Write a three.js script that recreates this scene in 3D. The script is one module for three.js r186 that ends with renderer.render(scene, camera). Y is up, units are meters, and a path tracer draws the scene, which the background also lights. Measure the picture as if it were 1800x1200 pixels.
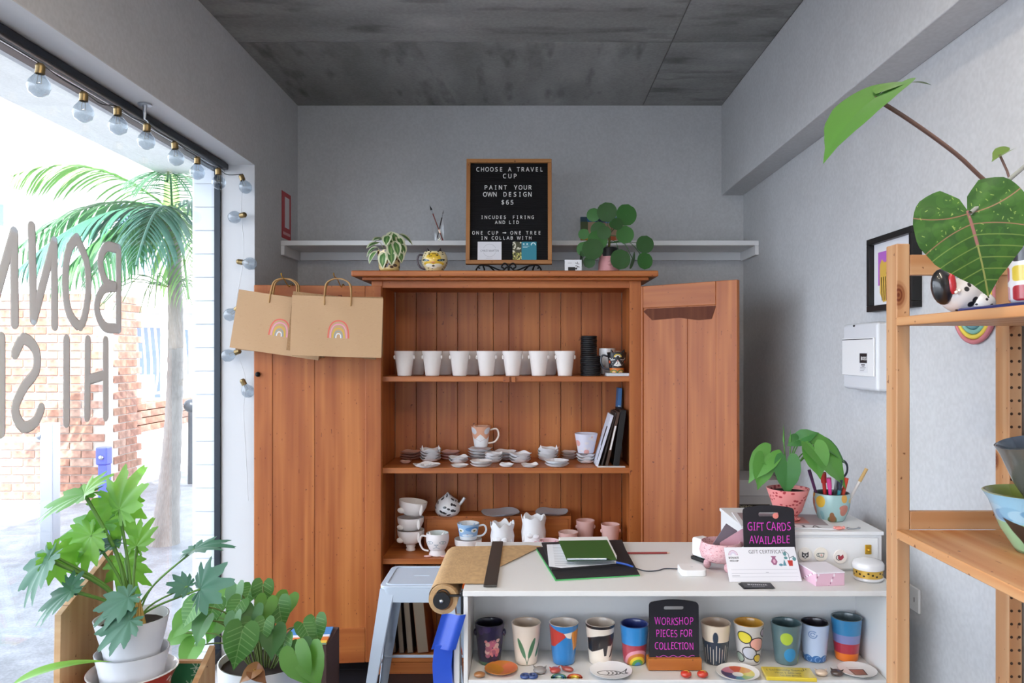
import * as THREE from 'three';
import { RoundedBoxGeometry } from 'three/addons/geometries/RoundedBoxGeometry.js';
import { mergeGeometries } from 'three/addons/utils/BufferGeometryUtils.js';
import { RectAreaLightUniformsLib } from 'three/addons/lights/RectAreaLightUniformsLib.js';
import { FontLoader } from 'three/addons/loaders/FontLoader.js';
import { TextGeometry } from 'three/addons/geometries/TextGeometry.js';

// ---------------------------------------------------------------- camera, sky, sun, exposure
const scene = new THREE.Scene();
const F = 1350, CX = 932, CY = 619, EYE = 1.55;            // focal length and vanishing point in a 1800 x 1200 frame
const camera = new THREE.PerspectiveCamera(2 * Math.atan(600 / F) * 180 / Math.PI, 1.5, 0.05, 200);
camera.position.set(0, EYE, 0);
camera.setViewOffset(1800, 1200, 900 - CX, 600 - CY, 1800, 1200);
const renderer = new THREE.WebGLRenderer({ antialias: true });
renderer.toneMapping = THREE.LinearToneMapping;
renderer.toneMappingExposure = 5.5;
renderer.shadowMap.enabled = true;
scene.background = new THREE.Color().setRGB(0.9, 1.0, 1.14);
const sun = new THREE.DirectionalLight(new THREE.Color().setRGB(1, 0.95, 0.87), 3.2);
sun.position.set(3.5, 10, 5.5); sun.target.position.set(-2.5, 0, -5);
sun.castShadow = true;
Object.assign(sun.shadow.camera, { left: -14, right: 14, top: 14, bottom: -14, near: 0.5, far: 40 });
sun.shadow.mapSize.set(2048, 2048);
scene.add(sun, sun.target);

// ---------------------------------------------------------------- helpers
let seed = 7;
const rnd = (a = 1, b) => { seed = (seed * 1664525 + 1013904223) >>> 0; const r = seed / 4294967296; return b === undefined ? r * a : a + r * (b - a); };
const V = (x, y, z) => new THREE.Vector3(x, y, z);
const at = (px, py, Z) => V((px - CX) / F * Z, EYE + (CY - py) / F * Z, -Z);   // photograph pixel at a chosen distance -> metres
const taken = {};
const numbered = (n) => { const k = taken[n] = (taken[n] ?? -1) + 1; return k ? n + '_' + String(k).padStart(3, '0') : n; };
function prep(g) {
  let r = g.index ? g.toNonIndexed() : g;
  for (const k of Object.keys(r.attributes)) if (!['position', 'normal', 'uv'].includes(k)) r.deleteAttribute(k);
  if (!r.attributes.uv) r.setAttribute('uv', new THREE.Float32BufferAttribute(new Float32Array(r.attributes.position.count * 2), 2));
  if (!r.attributes.normal) r.computeVertexNormals();
  return r;
}
const join = (...gs) => gs.flat().length === 1 ? gs.flat()[0] : mergeGeometries(gs.flat().map(prep));
function mesh(name, g, m, parent, p) {
  const o = new THREE.Mesh(Array.isArray(g) ? join(g) : g, m); o.name = parent ? name : numbered(name);
  o.castShadow = o.receiveShadow = true;
  (parent ?? scene).add(o);
  if (p) o.position.copy(p);
  return o;
}
function tag(o, label, category, group) { o.userData = { label, category }; if (group) o.userData.group = group; return o; }
function thing(name, label, category, p, group, turn = 0) {
  const o = new THREE.Group(); o.name = numbered(name); scene.add(o);
  if (p) o.position.copy(p); o.rotation.y = turn;
  return tag(o, label, category, group);
}
function struct(name, g, m, parent) { const o = mesh(name, g, m, parent); o.userData.kind = 'structure'; return o; }
function dup(o, p, label, turn) {
  const c = o.clone(); c.name = numbered(o.name.replace(/_\d{3}$/, '')); scene.add(c); c.position.copy(p);
  c.userData = { ...o.userData }; if (label) c.userData.label = label; if (turn !== undefined) c.rotation.y = turn;
  return c;
}
// uv in metres from the facing of each triangle; the grain (v) runs along axis g
function metric(g, grain = 1, off = rnd(7)) {
  g = prep(g); const P = g.attributes.position, N = g.attributes.normal, U = g.attributes.uv;
  for (let t = 0; t < P.count; t += 3) {
    const n = [0, 0, 0];
    for (let k = 0; k < 3; k++) { n[0] += N.getX(t + k); n[1] += N.getY(t + k); n[2] += N.getZ(t + k); }
    const ax = n.map(Math.abs), d = ax.indexOf(Math.max(...ax)), inPlane = [0, 1, 2].filter((a) => a !== d);
    const v = inPlane.includes(grain) ? grain : inPlane[1], u = inPlane.find((a) => a !== v);
    for (let k = 0; k < 3; k++) { const p = [P.getX(t + k), P.getY(t + k), P.getZ(t + k)]; U.setXY(t + k, p[u] + off + d * 0.37, p[v] + off * 1.7); }
  }
  return g;
}
// a box from corner to corner, edges rounded by r
function bx(x0, x1, y0, y1, z0, z1, r = 0.002, grain) {
  const w = Math.abs(x1 - x0), h = Math.abs(y1 - y0), d = Math.abs(z1 - z0), m = Math.min(w, h, d);
  const g = r > 0 && m > 2.2 * r ? new RoundedBoxGeometry(w, h, d, 1, r) : new THREE.BoxGeometry(w, h, d);
  const dims = [w, h, d], a = grain ?? dims.indexOf(Math.max(...dims));
  return metric(g, a).translate((x0 + x1) / 2, (y0 + y1) / 2, (z0 + z1) / 2);
}
const tube = (pts, r, n = 12, k = 6, closed = false) => new THREE.TubeGeometry(new THREE.CatmullRomCurve3(pts.map((p) => p.isVector3 ? p : V(...p)), closed), n, r, k, closed);
const lathe = (pts, n = 36) => {   // u round the axis (0.5 faces +z), v by height
  const g = new THREE.LatheGeometry(pts.map(([x, y]) => new THREE.Vector2(Math.max(x, 1e-4), y)), n, -Math.PI, 2 * Math.PI), ys = pts.map((p) => p[1]), lo = Math.min(...ys), hi = Math.max(...ys), P = g.attributes.position, U = g.attributes.uv;
  for (let i = 0; i < P.count; i++) U.setY(i, (P.getY(i) - lo) / (hi - lo || 1));
  return g;
};
const ball = (r, x = 0, y = 0, z = 0, sx = 1, sy = 1, sz = 1, n = 16) => new THREE.SphereGeometry(r, n, Math.max(6, n * 0.6 | 0)).scale(sx, sy, sz).translate(x, y, z);
const cyl = (r0, r1, h, n = 20) => new THREE.CylinderGeometry(r1, r0, h, n).translate(0, h / 2, 0);
function bend(g, fn) { const P = g.attributes.position, v = V(); for (let i = 0; i < P.count; i++) { v.fromBufferAttribute(P, i); fn(v); P.setXYZ(i, v.x, v.y, v.z); } g.computeVertexNormals(); return g; }
// hand-made unevenness
const wob = (g, a, k = 3, ph = rnd(6)) => bend(g, (v) => { const t = Math.atan2(v.x, v.z), s = 1 + a * (Math.sin(k * t + ph + v.y * 20) + 0.6 * Math.sin((k + 2) * t + 2 * ph)); v.x *= s; v.z *= s; });
const extrude = (pts, d, b = 0, holes = []) => {
  const s = Array.isArray(pts) ? new THREE.Shape(pts.map(([x, y]) => new THREE.Vector2(x, y))) : pts;
  for (const h of holes) s.holes.push(h);
  return new THREE.ExtrudeGeometry(s, { depth: d, bevelEnabled: b > 0, bevelSize: b, bevelThickness: b, bevelSegments: 2, curveSegments: 16 });
};
const roundRect = (w, h, r, x = 0, y = 0) => { const s = new THREE.Shape(); const a = x - w / 2, b = y - h / 2; s.moveTo(a + r, b); s.lineTo(a + w - r, b); s.quadraticCurveTo(a + w, b, a + w, b + r); s.lineTo(a + w, b + h - r); s.quadraticCurveTo(a + w, b + h, a + w - r, b + h); s.lineTo(a + r, b + h); s.quadraticCurveTo(a, b + h, a, b + h - r); s.lineTo(a, b + r); s.quadraticCurveTo(a, b, a + r, b); return s; };

// ---------------------------------------------------------------- textures
const lat = new Float32Array(65536).map(() => rnd());
const vn = (x, y, px = 256, py = 256) => { const xi = Math.floor(x), yi = Math.floor(y), fx = x - xi, fy = y - yi, s = fx * fx * (3 - 2 * fx), t = fy * fy * (3 - 2 * fy); const L = (a, b) => lat[(((a % px) + px) % px) + 256 * (((b % py) + py) % py)]; return (L(xi, yi) * (1 - s) + L(xi + 1, yi) * s) * (1 - t) + (L(xi, yi + 1) * (1 - s) + L(xi + 1, yi + 1) * s) * t; };
const fbm = (x, y, p, o = 4, q = p) => { let r = 0, a = 0.5; for (let i = 0; i < o; i++) { r += a * vn(x, y, Math.min(p, 256), Math.min(q, 256)); x *= 2; y *= 2; p *= 2; q *= 2; a /= 2; } return r / (1 - Math.pow(0.5, o)); };
function dataTex(n, fn, srgb = true, rep = 1) {
  const d = new Uint8Array(n * n * 4);
  for (let y = 0; y < n; y++) for (let x = 0; x < n; x++) { const c = fn(x / n, y / n); for (let k = 0; k < 3; k++) d[(y * n + x) * 4 + k] = Math.max(0, Math.min(255, (c.length ? c[k] : c) * 255)); d[(y * n + x) * 4 + 3] = 255; }
  const t = new THREE.DataTexture(d, n, n); t.wrapS = t.wrapT = THREE.RepeatWrapping; t.magFilter = THREE.LinearFilter; if (srgb) t.colorSpace = THREE.SRGBColorSpace; t.repeat.set(rep, rep); t.needsUpdate = true; return t;
}
const mixc = (a, b, t) => a.map((v, k) => v + (b[k] - v) * t);
// wood: grain along v, one tile = 1 m (repeat 1)
const woodTex = (dark, rings, knots) => dataTex(512, (u, v) => {
  const warp = fbm(u * 4, v * 2, 4, 4, 2) * 0.5, streak = fbm(u * 64 + warp * 2, v * 2, 64, 2, 2), broad = fbm(u * 8, v * 1, 8, 3, 1), ring = 0.5 + 0.5 * Math.sin((u * rings + warp * 2 + 0.12 * Math.sin(v * 6.283)) * 6.283);
  let t = 0.45 * streak + 0.35 * broad + 0.2 * ring, c = mixc([1, 1, 1], dark, Math.min(1, Math.max(0, t * 1.5 - 0.35)));
  const speck = vn(u * 128, v * 64, 128, 64); if (speck > 0.965) c = mixc(c, [0.35, 0.2, 0.12], 0.6);
  if (knots) for (const [ku, kv, kr] of knots) { const d = Math.hypot((u - ku) * 1.0, (v - kv) * 0.6) / kr; if (d < 1.6) c = mixc(c, [0.5, 0.26, 0.13], Math.max(0, Math.min(1, 1.6 - d)) * (0.75 + 0.25 * Math.sin(d * 14))); }
  return c;
});
const T = {
  cedar: woodTex([0.76, 0.62, 0.52], 7),
  pine: woodTex([0.86, 0.72, 0.58], 12, [[0.3, 0.2, 0.012], [0.75, 0.62, 0.014], [0.55, 0.85, 0.010], [0.1, 0.5, 0.011]]),
  ply: woodTex([0.82, 0.72, 0.6], 5),
  concrete: dataTex(512, (u, v) => { const a = fbm(u * 4, v * 8, 4, 5, 8), b = fbm(u * 4 + 5, v * 16, 4, 4, 16), f = vn(u * 256, v * 256), stain = Math.max(0, fbm(u * 8 + 3, v * 32 + 1, 8, 4, 32) - 0.6) * 2.2; const k = 0.84 + 0.24 * (a - 0.5) + 0.2 * (b - 0.5) + 0.07 * (f - 0.5) - 0.32 * stain; return [k, k * 0.985, k * 0.96]; }),
  plaster: dataTex(256, (u, v) => { const k = 0.955 + 0.05 * (vn(u * 128, v * 128, 128, 128) - 0.5) + 0.03 * (fbm(u * 8, v * 8, 8) - 0.5); return [k, k, k]; }),
  bump: dataTex(256, (u, v) => { const k = 0.5 + 0.5 * (fbm(u * 64, v * 64, 64, 3) - 0.5); return [k, k, k]; }, false),
  kraft: dataTex(256, (u, v) => { const k = 0.9 + 0.12 * (fbm(u * 8, v * 8, 8, 5) - 0.5) + 0.1 * (vn(u * 128, v * 64, 128, 64) - 0.5); return [k, k * 0.99, k * 0.97]; }),
  brick: dataTex(256, (u, v) => { const a = fbm(u * 16, v * 16, 16, 4), k = 0.75 + 0.5 * (a - 0.5); return [k, k * 0.95, k * 0.92]; }),
  stone: dataTex(256, (u, v) => { const k = 0.85 + 0.25 * (fbm(u * 8, v * 8, 8, 5) - 0.5) + 0.12 * (vn(u * 128, v * 128, 128, 128) - 0.5); return [k, k, k]; }),
};
function paint(w, h, draw, bg) {
  const c = document.createElement('canvas'); c.width = w; c.height = h; const x = c.getContext('2d');
  if (bg) { x.fillStyle = bg; x.fillRect(0, 0, w, h); }
  x.lineCap = x.lineJoin = 'round'; draw(x, w, h);
  const t = new THREE.CanvasTexture(c); t.colorSpace = THREE.SRGBColorSpace; t.wrapS = t.wrapT = THREE.RepeatWrapping; return t;
}
const blob = (x, cx, cy, rx, ry = rx, rot = 0) => { x.beginPath(); x.ellipse(cx, cy, rx, ry, rot, 0, 7); x.fill(); };
const path = (x, pts, close) => { x.beginPath(); pts.forEach(([a, b], i) => i ? x.lineTo(a, b) : x.moveTo(a, b)); if (close) x.closePath(); };
// uneven hand lettering
function hand(x, text, cx, y, size, col, weight = 'bold', sp = 1) {
  x.fillStyle = col; x.font = `${weight} ${size}px sans-serif`;
  const ws = [...text].map((c) => x.measureText(c).width * sp); let px = cx - ws.reduce((a, b) => a + b, 0) / 2;
  [...text].forEach((c, i) => { x.save(); x.translate(px + ws[i] / 2, y + rnd(-0.05, 0.05) * size); x.rotate(rnd(-0.07, 0.07)); x.scale(Math.min(1, sp), 1); x.textAlign = 'center'; x.fillText(c, 0, 0); x.restore(); px += ws[i]; });
}
const std = (c, rough = 0.6, o = {}) => new THREE.MeshStandardMaterial({ color: c, roughness: rough, ...o });
const phys = (c, rough, o) => new THREE.MeshPhysicalMaterial({ color: c, roughness: rough, ...o });
const wood = (c, tex, rough = 0.5) => std(c, rough, { map: tex, bumpMap: tex, bumpScale: 0.0006 });
const glaze = (c, o = {}) => phys(c, 0.35, { clearcoat: 0.8, clearcoatRoughness: 0.06, ...o });
const leafM = (c, map, tr = 0.3) => phys(c, 0.55, { transmission: tr, thickness: 0, side: THREE.DoubleSide, map: map ?? null });
T.concrete.repeat.set(0.45, 0.45);
const M = {
  wall: std('#d0d1d3', 0.88, { map: T.plaster, bumpMap: T.bump, bumpScale: 0.0002 }),
  white: std('#e6e7e8', 0.45), reveal: std('#d0d1d3', 0.55), laminate: std('#dededd', 0.4),
  concrete: std('#b2b5b8', 0.9, { map: T.concrete, bumpMap: T.concrete, bumpScale: 0.002 }),
  floor: std('#26242a', 0.4, { map: T.stone }), dark: std('#17171b', 0.45), black: std('#0c0c0e', 0.5),
  cedar: wood('#c0753a', T.cedar, 0.45), standWood: wood('#5e4030', T.ply, 0.5),
  pine: wood('#c8a079', T.pine, 0.5), pineEdge: wood('#cd9e70', T.pine, 0.5), ply: wood('#c9a67c', T.ply, 0.6),
  iron: std('#141416', 0.45, { metalness: 0.6 }), steel: std('#b8bcc2', 0.3, { metalness: 0.9 }), alu: std('#2a3038', 0.4, { metalness: 0.5 }), brass: std('#d4a63a', 0.28, { metalness: 0.9 }),
  bisque: std('#efe9e6', 0.75), bisquePink: std('#e3b9b2', 0.75), bisqueTan: std('#c99f90', 0.8), raw: std('#f4f5f8', 0.7), lilac: std('#dfe0ee', 0.7),
  glass: phys('#ffffff', 0, { transmission: 1, thickness: 0, ior: 1.45 }), bulb: phys('#dde3e8', 0.03, { transmission: 1, thickness: 0, ior: 1.7 }),
  soil: std('#2c1f18', 0.95), kraft: std('#d0ab7d', 0.8, { map: T.kraft }), paper: std('#eeeeec', 0.8), twine: std('#b58d5c', 0.9),
  powder: std('#c9d6e6', 0.35), render: std('#f1f0ec', 0.9, { map: T.plaster }), pave: std('#94979d', 0.9, { map: T.stone }),
};
const fontLight = await new FontLoader().loadAsync('fonts/droid/droid_sans_regular.typeface.json');
const font = await new FontLoader().loadAsync('fonts/droid/droid_sans_bold.typeface.json');

// ---------------------------------------------------------------- the room
const XL = -1.32, XR = 1.21, ZB = 4.36, YC = 2.95, ZF = -3.2, XG = -1.497, XO = -1.6;   // Z counts away from the camera
const zb = (x0, x1, y0, y1, Z0, Z1, r = 0.002, g) => bx(x0, x1, y0, y1, -Z1, -Z0, r, g);
const floor = struct('floor', zb(XO, XR + 0.2, -0.25, -0.012, ZF - 0.2, ZB + 0.2, 0), M.dark);
for (let i = 0; i < 9; i++) for (let j = 0; j < 18; j++) { const x = XL - 0.02 + i * 0.3, Z = 4.36 - j * 0.3; if (Z - 0.3 > 1.6) mesh('floor_tile', zb(x + 0.002, Math.min(x + 0.298, XR), -0.012, 0, Z - 0.298, Z - 0.002, 0.0015), M.floor, floor); else if (i === 0 && j === 10) mesh('floor_slab', zb(XL - 0.02, XR, -0.012, 0, ZF, Z, 0), M.floor, floor); }
struct('wall_back', zb(XO, XR + 0.2, 0, YC, ZB, ZB + 0.2, 0), M.wall);
struct('wall_right', zb(XR, XR + 0.2, 0, YC, ZF, ZB, 0), M.wall);
const JZ = 3.68, JN = -2.9, HEAD = 2.45, SILL = 0.08;
struct('wall_left', [zb(XO, XL, HEAD, YC, JN, JZ, 0), zb(XO, XL, 0, YC, JZ, ZB, 0), zb(XO, XL, 0, YC, ZF, JN, 0), zb(XO, XL, 0, SILL, JN, JZ, 0)], M.wall);
struct('wall_front', [zb(XO, XR + 0.2, 2.3, YC, ZF - 0.2, ZF, 0), zb(XO, -1.2, 0, 2.3, ZF - 0.2, ZF, 0), zb(0, XR + 0.2, 0, 2.3, ZF - 0.2, ZF, 0)], M.wall);
struct('ceiling_beam', zb(1.085, XR, 2.44, YC, ZF, ZB, 0.004), M.wall);
const ceiling = struct('ceiling', zb(XO, XR + 0.2, YC + 0.006, 3.3, ZF - 0.2, ZB + 0.2, 0), M.concrete);
for (const [x0, x1, a, b] of [[XL, 0.637, 3.473, ZB], [0.641, 1.085, 3.473, ZB], [XL, 0.637, 1.2, 3.469], [0.641, 1.085, 1.2, 3.469], [XL, 1.085, ZF, 1.196]]) mesh('ceiling_panel', zb(x0, x1, YC, YC + 0.006, a, b, 0.0015), M.concrete, ceiling);
// lining of the opening: its head, far jamb and sill
struct('trim_1', [zb(XG + 0.02, XL + 0.001, HEAD - 0.004, HEAD, JN, JZ, 0), zb(XG + 0.02, XL + 0.001, SILL, HEAD - 0.004, JZ - 0.004, JZ, 0), zb(XG + 0.02, XL + 0.001, SILL, SILL + 0.004, JN, JZ - 0.004, 0)], M.reveal);

// shop window with the name lettered on the glass, read from outside
const win = struct('window_1', [zb(XG - 0.02, XG + 0.02, HEAD - 0.035, HEAD - 0.005, JN, JZ - 0.005), zb(XG - 0.012, XG + 0.018, SILL + 0.05, HEAD - 0.035, JZ - 0.016, JZ - 0.005), zb(XG - 0.02, XG + 0.02, SILL + 0.004, SILL + 0.05, JN, JZ - 0.005), zb(XG - 0.02, XG + 0.02, SILL + 0.05, HEAD - 0.05, JN, JN + 0.04)], M.alu);
mesh('glass_pane', zb(XG - 0.003, XG + 0.003, SILL + 0.05, HEAD - 0.035, JN + 0.04, JZ - 0.016, 0), M.glass, win);
mesh('blind_rail', zb(XG + 0.035, XG + 0.065, HEAD - 0.036, HEAD - 0.006, JN, JZ - 0.03, 0.006), M.alu, win);
mesh('pull_rail', zb(XG + 0.045, XG + 0.055, HEAD - 0.05, HEAD - 0.04, JN, JZ - 0.05, 0.004), M.steel, win);
{
  const vinyl = std('#eceff1', 0.8), S = 0.037;
  const glyph = {   // strokes in a unit box, first letter reads from outside
    B: [[[0, 0], [0, 1]], [[0, 1], [0.5, 0.98], [0.72, 0.8], [0.5, 0.56], [0.1, 0.52]], [[0.1, 0.52], [0.62, 0.46], [0.85, 0.24], [0.6, 0.03], [0, 0]]],
    O: [[[0.42, 1], [0.08, 0.75], [0.04, 0.35], [0.3, 0.01], [0.68, 0.15], [0.8, 0.55], [0.66, 0.88], [0.42, 1]]],
    N: [[[0, 0], [0.02, 0.9]], [[0.02, 0.9], [0.62, 0.05]], [[0.62, 0.05], [0.68, 1]]], I: [[[0.3, 0], [0.3, 1]]], E: [[[0.6, 1], [0, 1], [0, 0], [0.62, 0]], [[0, 0.5], [0.5, 0.5]]],
    H: [[[0, 0], [0, 1]], [[0.68, 0.03], [0.66, 1]], [[0, 0.55], [0.66, 0.5]]], S: [[[0.72, 0.84], [0.5, 1], [0.16, 0.88], [0.14, 0.65], [0.5, 0.45], [0.72, 0.22], [0.5, 0.02], [0.16, 0.06], [0.0, 0.2]]],
    L: [[[0, 1], [0, 0], [0.66, 0.02]]], P: [[[0, 0], [0, 1]], [[0, 1], [0.6, 0.95], [0.72, 0.7], [0.5, 0.48], [0, 0.46]]],
  };
  const put = (word, Zs, y0, h, pitch, wid) => [...word].forEach((c, i) => {
    const gs = [];
    for (const st of glyph[c]) {
      const pts = st.map(([u, v]) => V(0, y0 + v * h, -(Zs - i * pitch - u * wid)));
      if (st.length > 3) gs.push(tube(pts, S / 2, 24, 8)); else for (let k = 1; k < pts.length; k++) gs.push(new THREE.TubeGeometry(new THREE.LineCurve3(pts[k - 1], pts[k]), 1, S / 2, 8));
      for (const p of pts) gs.push(ball(S / 2, p.x, p.y, p.z, 1, 1, 1, 8));
    }
    mesh('letter', join(gs).scale(0.05, 1, 1).translate(XG + 0.0045, 0, 0), vinyl, win);
  });
  put('BONNIE', 2.785, 1.635, 0.29, 0.187, 0.165); put('HISLOP', 2.70, 1.325, 0.265, 0.178, 0.165);
  const opts = { font, size: 0.04, depth: 0.001, curveSegments: 3 };
  [['HOURS', 0.92, 1.98], ['PAINT', 0.82, 1.93], ['ART', 0.74, 1.93]].forEach(([w, y, Z]) => mesh('small_lettering', new TextGeometry(w, opts).rotateY(-Math.PI / 2).rotateX(-0.2).translate(XG - 0.005, y, -Z), M.white, win));
}
const win2 = struct('window_2', [zb(-1.2, 0, 2.25, 2.3, ZF - 0.12, ZF - 0.06), zb(-1.2, 0, 0, 0.06, ZF - 0.12, ZF - 0.06), ...[-1.2, -0.62, -0.04].map((x) => zb(x, x + 0.04, 0.06, 2.25, ZF - 0.12, ZF - 0.06))], M.alu);
mesh('glass_pane', zb(-1.16, -0.04, 0.06, 2.25, ZF - 0.093, ZF - 0.087, 0), M.glass, win2);

// two ceiling battens behind the viewer light the front of the shop
RectAreaLightUniformsLib.init();
for (const [x, w] of [[-0.5, 'over the window side'], [0.5, 'over the wall side']]) {
  const b = thing('ceiling_light', 'white batten ceiling light ' + w, 'ceiling light', V(x, YC, -0.7));
  mesh('housing', bx(-0.06, 0.06, -0.05, 0, -0.62, 0.62, 0.008), M.white, b);
  mesh('diffuser_lamp', bx(-0.05, 0.05, -0.062, -0.05, -0.6, 0.6, 0.004), std('#ffffff', 0.5, { emissive: new THREE.Color().setRGB(1, 0.86, 0.7), emissiveIntensity: 1.5 }), b);
  const l = new THREE.RectAreaLight(new THREE.Color().setRGB(1, 0.86, 0.7), 9, 0.1, 1.2); l.position.set(x, YC - 0.066, -0.7); l.lookAt(x, 0, -0.7); scene.add(l);
}

// ---------------------------------------------------------------- outside
struct('pavement', zb(-30, 12, -0.3, -0.02, -14, 40, 0), M.pave);
struct('soffit', zb(-2.7, XO, 2.85, 3.3, -4, 5.6, 0), M.render);
{
  const jamb = struct('exterior_jamb', zb(-1.62, -1.5, 0, 2.6, JZ + 0.004, JZ + 0.3, 0), M.render);
  const tile = new RoundedBoxGeometry(0.099, 0.109, 0.01, 1, 0.002), tm = glaze('#cfd7e0');
  for (let i = 0; i < 23; i++) mesh('tile', tile, tm, jamb, V(-1.56, 0.06 + i * 0.112, -JZ + 0.001));
}
const outGroup = 'street furniture outside the shop window';
{ // brick pier, its courses laid one by one, and the ramp wall behind it
  const tones = ['#d2b0a2', '#c9a092', '#d8bcae', '#bf9686', '#cca896'].map((c) => std(c, 0.9, { map: T.brick }));
  const pier = thing('brick_pier', 'weathered red brick pier across the footpath behind the lettered glass', 'pier', V(-5.2, 0, -8));
  mesh('core', bx(-0.79, 0.79, -0.02, 2.16, -0.6, -0.008, 0), std('#b5aca4', 0.95), pier);
  const full = metric(new RoundedBoxGeometry(0.232, 0.075, 0.1, 1, 0.004), 0), half = metric(new RoundedBoxGeometry(0.112, 0.075, 0.1, 1, 0.004), 0);
  for (let r = 0; r < 25; r++) {
    const y = 0.02 + r * 0.086 + 0.0375; let x = -0.8;
    if (r % 2) { mesh('brick', half, tones[rnd(5) | 0], pier, V(x + 0.056, y, -0.046)); x += 0.121; }
    for (; x + 0.2 < 0.8; x += 0.242) mesh('brick', x + 0.232 > 0.81 ? half : full, tones[rnd(5) | 0], pier, V(x + (x + 0.232 > 0.81 ? 0.056 : 0.116), y, -0.046 + rnd(0.004)));
  }
  const side = metric(new RoundedBoxGeometry(0.1, 0.075, 0.232, 1, 0.004), 2);
  for (let r = 0; r < 25; r++) for (let k = 0; k < 2; k++) mesh('brick', side, tones[rnd(5) | 0], pier, V(0.752, 0.0575 + r * 0.086, -0.24 - k * 0.242 - (r % 2) * 0.1));
  const ramp = thing('ramp_wall', 'white rendered ramp wall with a brick band running back from the pier', 'wall', V(-4.62, 0, -8.62));
  mesh('render', bx(-0.2, 0, -0.02, 0.6, -6, 0, 0), M.render, ramp);
  const rb = metric(new RoundedBoxGeometry(0.2, 0.075, 0.232, 1, 0.004), 2);
  for (let r = 0; r < 4; r++) for (let k = 0; k < 20; k++) mesh('brick', rb, tones[rnd(5) | 0], ramp, V(-0.097, 0.64 + r * 0.086, -0.13 - k * 0.242 - (r % 2) * 0.12));
  mesh('handrail', [bx(-0.13, -0.07, 1.86, 1.92, -6, -0.45, 0.01), bx(-0.12, -0.08, 1.02, 1.05, -6, -0.45, 0.01)], M.white, ramp);
  for (let k = 3; k < 36; k++) mesh('baluster', tube([[-0.1, 1.04, -0.08 - k * 0.16], [-0.06, 1.3, -0.08 - k * 0.16], [-0.1, 1.87, -0.08 - k * 0.16]], 0.014, 6, 5), M.white, ramp);
  const blk = thing('concrete_block', 'grey concrete footing block carrying a slim white pole', 'block', V(-4.717, 0.942, -8.87));
  mesh('footing', bx(-0.12, 0.12, 0, 0.25, -0.13, 0.13, 0.01), std('#a9abb0', 0.9, { map: T.stone }), blk); mesh('pole', cyl(0.03, 0.03, 1.3, 10).translate(0, 0.25, 0), M.white, blk);
}
{ // gate in front of the pier
  const g = thing('glass_gate', 'steel framed glass gate with a round top rail outside the window', 'gate', V(-3.75, 0, -6));
  mesh('post', bx(-0.05, 0.05, -0.02, 1.0, -0.05, 0.05, 0.006), M.steel, g);
  mesh('glass_panel', bx(-0.62, -0.06, 0.12, 0.84, -0.006, 0.006, 0), M.glass, g);
  mesh('rail', new THREE.CylinderGeometry(0.02, 0.02, 0.62, 10).rotateZ(Math.PI / 2).translate(-0.34, 0.87, 0), M.white, g);
  mesh('bracket', ball(0.03, -0.06, 0.9, 0.03), M.steel, g);
  const p = thing('white_post', 'wide white post with an entry keypad mounted on its side', 'post', V(-3.62, 0, -4.9));
  mesh('column', bx(-0.35, -0.06, -0.02, 1.22, -0.1, 0.1, 0.008), M.white, p);
  const k = mesh('keypad', bx(-0.08, 0.02, 0.66, 0.9, 0.0, 0.12, 0.01), std('#9fb2cc', 0.4), p); mesh('keypad_face', bx(-0.01, 0.026, 0.7, 0.84, 0.05, 0.11, 0.004), M.white, k);
  const b = thing('blue_bollard', 'slim blue locking bollard beside the brick pier', 'bollard', V(-3.38, 0, -6.1));
  mesh('shaft', bx(-0.035, 0.035, -0.02, 0.66, -0.035, 0.035, 0.006), std('#5668c8', 0.4), b); mesh('lock_head', bx(-0.05, 0.04, 0.66, 0.8, -0.045, 0.045, 0.012), std('#5668c8', 0.4), b); mesh('lock', ball(0.02, 0, 0.72, 0.05), M.steel, b);
  const d = thing('ball_bollard', 'dark ball topped bollard on the sunlit footpath', 'bollard', V(-4.0, 0, -9.05));
  mesh('shaft', cyl(0.035, 0.03, 0.85, 10), M.alu, d); mesh('ball', ball(0.08, 0, 0.92, 0), M.alu, d);
}
{ // house across the street
  const h = thing('street_house', 'pale two storey building with slatted balconies across the street', 'building', V(-9, 0, -15));
  mesh('wall', [bx(-7, 6, -0.02, 8, -1, 0, 0)], M.render, h);
  mesh('balcony_slab', [bx(-6.8, 5.6, 2.3, 2.6, 0, 1.3, 0.02), bx(-6.8, 5.6, 5.2, 5.5, 0, 1.3, 0.02)], M.render, h);
  for (const x of [-4.4, -0.4, 2.4, 4.9]) mesh('pillar', bx(x, x + 0.3, -0.02, 5.2, 1.0, 1.3, 0.01), M.render, h);
  for (const [x, y] of [[-5.5, 3.0], [-2.4, 3.0], [0.9, 3.0], [3.3, 3.0], [-2.4, 0.6], [1.2, 0.6]]) { const w = mesh('window', bx(x, x + 1.2, y, y + 1.5, 0, 0.03, 0), M.white, h); mesh('pane', bx(x + 0.07, x + 1.13, y + 0.07, y + 1.43, 0.03, 0.045, 0), std('#7f95b8', 0.1), w); }
  for (let k = 0; k < 70; k++) mesh('balcony_slat', bx(-6.7 + k * 0.176, -6.6 + k * 0.176, 2.6, 3.55, 1.2, 1.24, 0), M.white, h);
  mesh('balcony_rail', bx(-6.8, 5.6, 3.55, 3.61, 1.16, 1.26, 0.01), M.white, h);
}
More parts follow.
